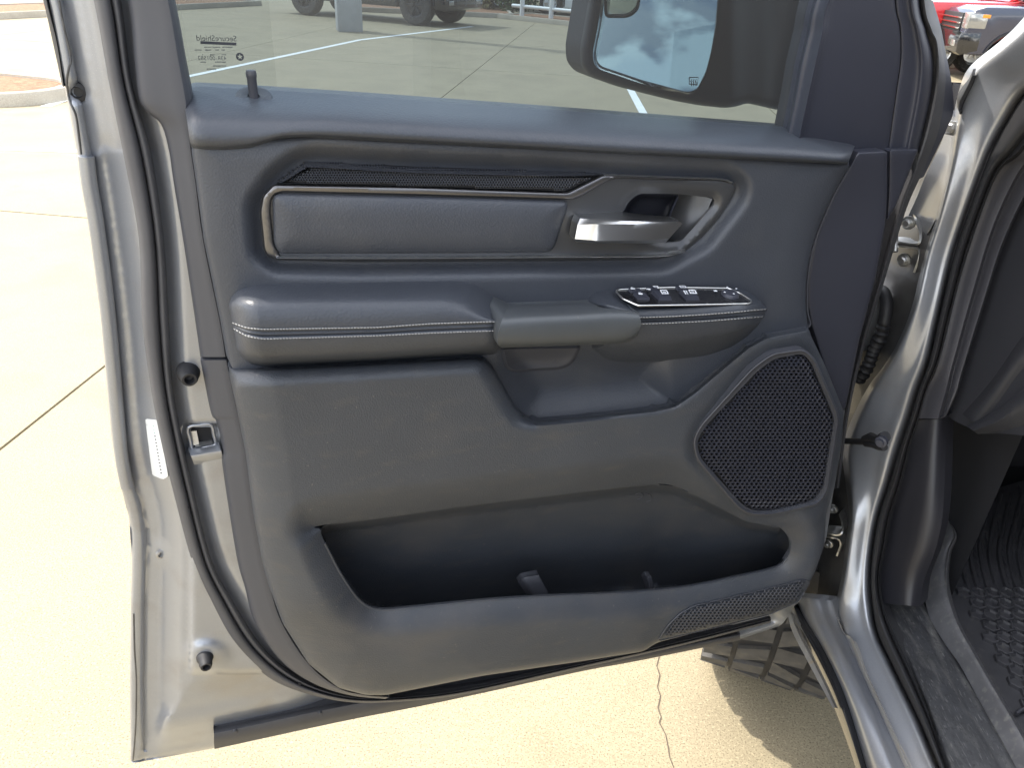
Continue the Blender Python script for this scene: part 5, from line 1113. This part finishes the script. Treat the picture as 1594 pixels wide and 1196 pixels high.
# dark footwell
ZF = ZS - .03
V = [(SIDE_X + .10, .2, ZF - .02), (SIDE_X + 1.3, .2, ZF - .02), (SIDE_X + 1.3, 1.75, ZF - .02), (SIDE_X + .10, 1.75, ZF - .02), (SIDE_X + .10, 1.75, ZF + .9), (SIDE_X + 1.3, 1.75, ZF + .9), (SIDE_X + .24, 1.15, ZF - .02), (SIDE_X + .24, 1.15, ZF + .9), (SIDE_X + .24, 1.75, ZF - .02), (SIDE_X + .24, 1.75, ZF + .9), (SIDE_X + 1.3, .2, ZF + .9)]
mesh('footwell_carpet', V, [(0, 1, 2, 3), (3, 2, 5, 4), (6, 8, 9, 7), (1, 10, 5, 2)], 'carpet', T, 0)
V, F = box_vf(SIDE_X + .13, SIDE_X + 1.3, 1.12, 1.7, zat(1520, 672, .115), 1.30, .03); mesh('dashboard', V, F, 'dash_trim', T, 35)

ZB = CAMZ - 1.62
# the cab over and behind the opening keeps the footwell in shade
V, F = box_vf(SIDE_X + .22, SIDE_X + 1.62, -1.6, .55, 1.86 + ZB, 1.94 + ZB, .03); mesh('roof', V, F, 'silver_paint', T, 35)
V, F = box_vf(SIDE_X + 1.66, SIDE_X + 1.74, -1.6, 1.5, .5, 1.95 + ZB, .03); mesh('far_side', V, F, 'dash_trim', T, 35)
V, F = box_vf(SIDE_X + .20, SIDE_X + 1.66, 1.68, 1.76, .35, 1.05, .02); mesh('bulkhead', V, F, 'carpet', T, 35)
V, F = box_vf(SIDE_X, SIDE_X + .08, -1.6, -.42, .55, 1.90 + ZB, .03); mesh('rear_side', V, F, 'silver_paint', T, 35)
V, F = box_vf(SIDE_X + .30, SIDE_X + 1.66, -1.66, -1.6, .45, 1.86 + ZB, .02); mesh('cab_back', V, F, 'dash_trim', T, 35)
seat = empty('driver_seat', (0, 0, 0)); seat.parent = T; seat.location = Vector((SIDE_X + .48, -.05, .6)) - offset_of(T)
def seatpart(nm, o, wd, bev): V, F = prism_vf(o, -wd / 2, wd / 2, bev, 3); V = np.stack([V[:, 1] + SIDE_X + .48, V[:, 0] - .05, V[:, 2]], 1); mesh(nm, V, F, 'cover_plastic', seat, 50)
seatpart('cushion', [(-.32, .92), (.30, .96), (.34, 1.04), (.28, 1.12), (-.32, 1.08)], .52, .05)
seatpart('backrest', [(-.36, 1.06), (-.22, 1.06), (-.34, 1.55), (-.42, 1.72), (-.52, 1.70), (-.48, 1.40)], .50, .05)
seatpart('headrest', [(-.44, 1.76), (-.36, 1.76), (-.38, 1.92), (-.46, 1.94)], .26, .03)
# front wheel and tyre seen under the door
tc0 = ground_pt(1180, 1038); TR, TWD = .425, .30
TX = SIDE_X + .125; TY = 1.66; STEER = R(-20)
def steer(V): V = np.asarray(V, float); c, s_ = math.cos(STEER), math.sin(STEER); return np.stack([V[:, 0] * c - V[:, 1] * s_, V[:, 0] * s_ + V[:, 1] * c, V[:, 2]], 1) + [TX, TY, TR]
wh = empty('front_wheel', (TX, TY, TR)); wh.parent = T; wh.location = Vector((TX, TY, TR)) - offset_of(T)
prof = [(TR * .62, -TWD / 2 + .02), (TR * .82, -TWD / 2 - .008), (TR * .93, -TWD / 2), (TR * .965, -TWD * .44), (TR * .975, -TWD * .3), (TR * .978, 0), (TR * .975, TWD * .3), (TR * .965, TWD * .44), (TR * .93, TWD / 2), (TR * .62, TWD / 2 - .02)]
V, F = revolve(prof, 64); V = V[:, [2, 0, 1]]; tyre = mesh('tyre', steer(V), F, 'dark_rubber', wh, 40)
blk = []
NB = 34
for s in range(NB):
    a0 = 2 * math.pi * s / NB
    for j, (y0, y1, sh) in enumerate(((-.51, -.30, 0), (-.26, -.025, .45), (.02, .25, .1), (.30, .51, .6))):
        a = a0 + sh * 2 * math.pi / NB; da = 2 * math.pi / NB * (.38 + .03 * math.sin(s * 1.7 + j)); pts = []
        for r_ in (TR * .94, TR * (1.0 if abs(y0 + y1) < .7 else .992)):
            for yy, aa_ in ((y0, a - da + .05 * math.sin(j * 2 + s)), (y1, a - da * .8 - .05 * math.cos(j + s)), (y1 * .99, a + da * .8 - .05 * math.cos(j + s)), (y0 * .99, a + da * .9 + .05 * math.sin(j * 2 + s))):
                pts.append((yy * TWD, r_ * math.cos(aa_), r_ * math.sin(aa_)))
        blk.append((np.array(pts), [(4, 5, 6, 7), (0, 1, 5, 4), (1, 2, 6, 5), (2, 3, 7, 6), (3, 0, 4, 7)]))
V, F, _ = join(blk); mesh('tread_block', steer(V), F, 'tread_rubber', wh, 0, kind='stuff')
V, F = rim_vf(TR, TWD, 1); V2 = V[:, [1, 0, 2]] * np.array([-1, 1, 1]); mesh('rim', steer(V2), F, 'wheel_metal', wh, 40)
# fender and bonnet ahead of the door, mostly hidden behind it
AR = TR + .16; A0 = math.acos((1.30 - TY) / AR)
fo_ = [(1.30, TR + AR * math.sin(A0))] + [(TY + AR * math.cos(a), TR + AR * math.sin(a)) for a in np.linspace(A0, .12, 16)] + [(2.75, .60), (2.80, 1.0), (2.6, 1.16), (1.30, 1.24)]
V, F = prism_vf(fo_, -.04, -.004, .012, 2); V = np.stack([V[:, 1] + SIDE_X, V[:, 0], V[:, 2]], 1); mesh('fender', V, F, 'silver_paint', T, 35)
V, F = box_vf(SIDE_X + .0, SIDE_X + .14, 1.34, 1.9, 1.10, 1.22, .02); mesh('fender_rail', V, F, 'silver_paint', T, 35)
V, F = box_vf(SIDE_X + .10, SIDE_X + 1.75, 1.60, 2.78, .98, 1.16, .05); mesh('bonnet', V, F, 'silver_paint', T, 35)

# ================================================================== RUBBER FLOOR MAT (lies loose in the footwell)
ZM = ZS - .022
fm = empty('floor_mat', (float(fw[0]) + .2, float(fw[1]), float(ZM)), label='black rubber floor mat with raised rim and hexagon pattern in the footwell', cat='floor mat')
ML = [(1466, 800), (1470, 850), (1470, 900), (1474, 935), (1490, 976), (1520, 1030), (1560, 1100), (1594, 1158), (1640, 1235), (1670, 1290)]
MAT = poly([(1468, 830), (1470, 900), (1474, 935), (1490, 976), (1520, 1030), (1560, 1100), (1594, 1158), (1640, 1235), (1670, 1290), (1900, 1290), (1900, 740), (1620, 740), (1520, 770), (1480, 800)], 8, 5)
MLs = cr_sample(ML, 80)
def w_mat(X, Y):
    d = dline(MLs, X, Y)
    g = ZM + .0035 * sst(d / 10) - .0
    rib = .0035 * (np.sin((X - 1480 + (Y - 800) * -.18) / 11.0 * 2 * math.pi / 2.0) > .82) * sst((945 - Y) / 40) * (d > 22)
    return g + rib
patch('mat_sheet', MAT, w_mat, 'mat_rubber', fm, 'G', step=4.0, rings=(2, 5), t=.006, smooth=50)
# the tall side wall of the mat against the sill, its flap rising by the kick panel
WA = [(1473, 811), (1456, 845), (1441, 878), (1432, 898), (1440, 936), (1449, 966), (1471, 1003), (1497, 1041), (1536, 1115), (1577, 1196), (1625, 1290)]
WB = [(1474, 811), (1484, 834), (1474, 860), (1469, 899), (1474, 935), (1489, 976), (1508, 1010), (1534, 1056), (1568, 1113), (1612, 1190), (1668, 1290)]
zA = [.10, .075, .05, .03, .012, .008, .006, .006, .006, .006, .006]; zB = [.10, .11, .085, .06, .045, .04, .036, .034, .034, .034, .034]
A_ = [(x, y, ZS + z) for (x, y), z in zip(WA, zA)]; B_ = [(x, y, ZS + z) for (x, y), z in zip(WB, zB)]
M_ = [((a[0] * .35 + b[0] * .65), (a[1] * .35 + b[1] * .65), a[2] * .3 + b[2] * .7) for a, b in zip(A_, B_)]
C_ = [(b[0] + 5, b[1] + 1, b[2] - .004) for b in B_]; D_ = [(b[0] + 10, b[1] + 4, ZM + .004) for b in B_]
loft('mat_rim', [A_, M_, B_, C_, D_], 'mat_wall', fm, 'G', n=90, sub=4, t=0, smooth=70)
cells = []
for j in range(17):
    for i in range(12):
        u = 1500 + i * 22 + (j % 2) * 11 + j * 10.2; y_ = 925 + j * 17.5
        if sd(MAT, np.array([u]), np.array([y_]))[0] < 20: continue
        c = P1('G', u, y_, ZM + .0035); r_ = .0165
        hx = [(math.cos(a + .3), math.sin(a + .3)) for a in np.arange(6) * math.pi / 3]
        V = np.array([(c[0] + x * r_ * k, c[1] + y * r_ * k, c[2] + z) for k, z in ((1, 0), (.93, .006), (.78, .0065), (.66, .0015)) for x, y in hx])
        F = [(q * 6 + k, q * 6 + (k + 1) % 6, q * 6 + 6 + (k + 1) % 6, q * 6 + 6 + k) for q in range(3) for k in range(6)] + [tuple(range(18, 24))]
        cells.append((V, F))
V, F, _ = join(cells); mesh('hexagon_stud', V, F, 'mat_rubber', fm, 0, kind='stuff')
for k in range(11):
    x0 = 1496 + k * 15; ln = [(x0 + 10 + k * 2, 770), (x0 + 2 + k, 820), (x0 - 1, 860), (x0 + 6, 900), (x0 + 22, 945)]
    P = cr_sample(ln, 30); q = place('G', P[:, 0], P[:, 1], ZM + .003); V, F = tube_vf(q, .0058, 6); mesh('mat_rib', V, F, 'mat_rubber', fm, 60)
hk = [(1582, 1112), (1590, 1106), (1606, 1104), (1620, 1110)]
P = cr_sample(hk, 16); V, F = tube_vf(place('G', P[:, 0], P[:, 1], ZM + .012), .0035, 8); mesh('mat_anchor', V, F, 'kick_trim', fm, 60)

# ================================================================== STOREFRONT BEHIND THE TRUCK (it shows in the door glass)
bd = empty('storefront', (6.6, -9.4, 0), R(-32), label='storefront of dark glass between white posts mirrored in the door window', cat='building')
V, F = box_vf(-5, 9, -1.2, -1.0, .12, 2.9, 0); mesh('shop_window', V, F, 'car_glass', bd, 0, world=False)
V, F = box_vf(-5, 9, -1.25, -.9, 0, .118, .01); mesh('plinth', V, F, 'facade', bd, 35, world=False)
V, F = box_vf(-5, 9, -1.6, .5, 2.902, 3.5, .03); mesh('canopy', V, F, 'facade', bd, 35, world=False)
for x, wd in ((-3.4, .2), (-.62, .13), (0, .16), (.72, .12), (3.2, .2), (6.2, .2)):
    V, F = box_vf(x - wd / 2, x + wd / 2, -.1, .1, 0, 2.9, .01); mesh('post', V, F, 'white_paint', bd, 35, world=False)
V, F = box_vf(.15, .42, -.98, -.95, .55, 1.15, .0); mesh('notice', V, F, 'label_white', bd, 0, world=False)
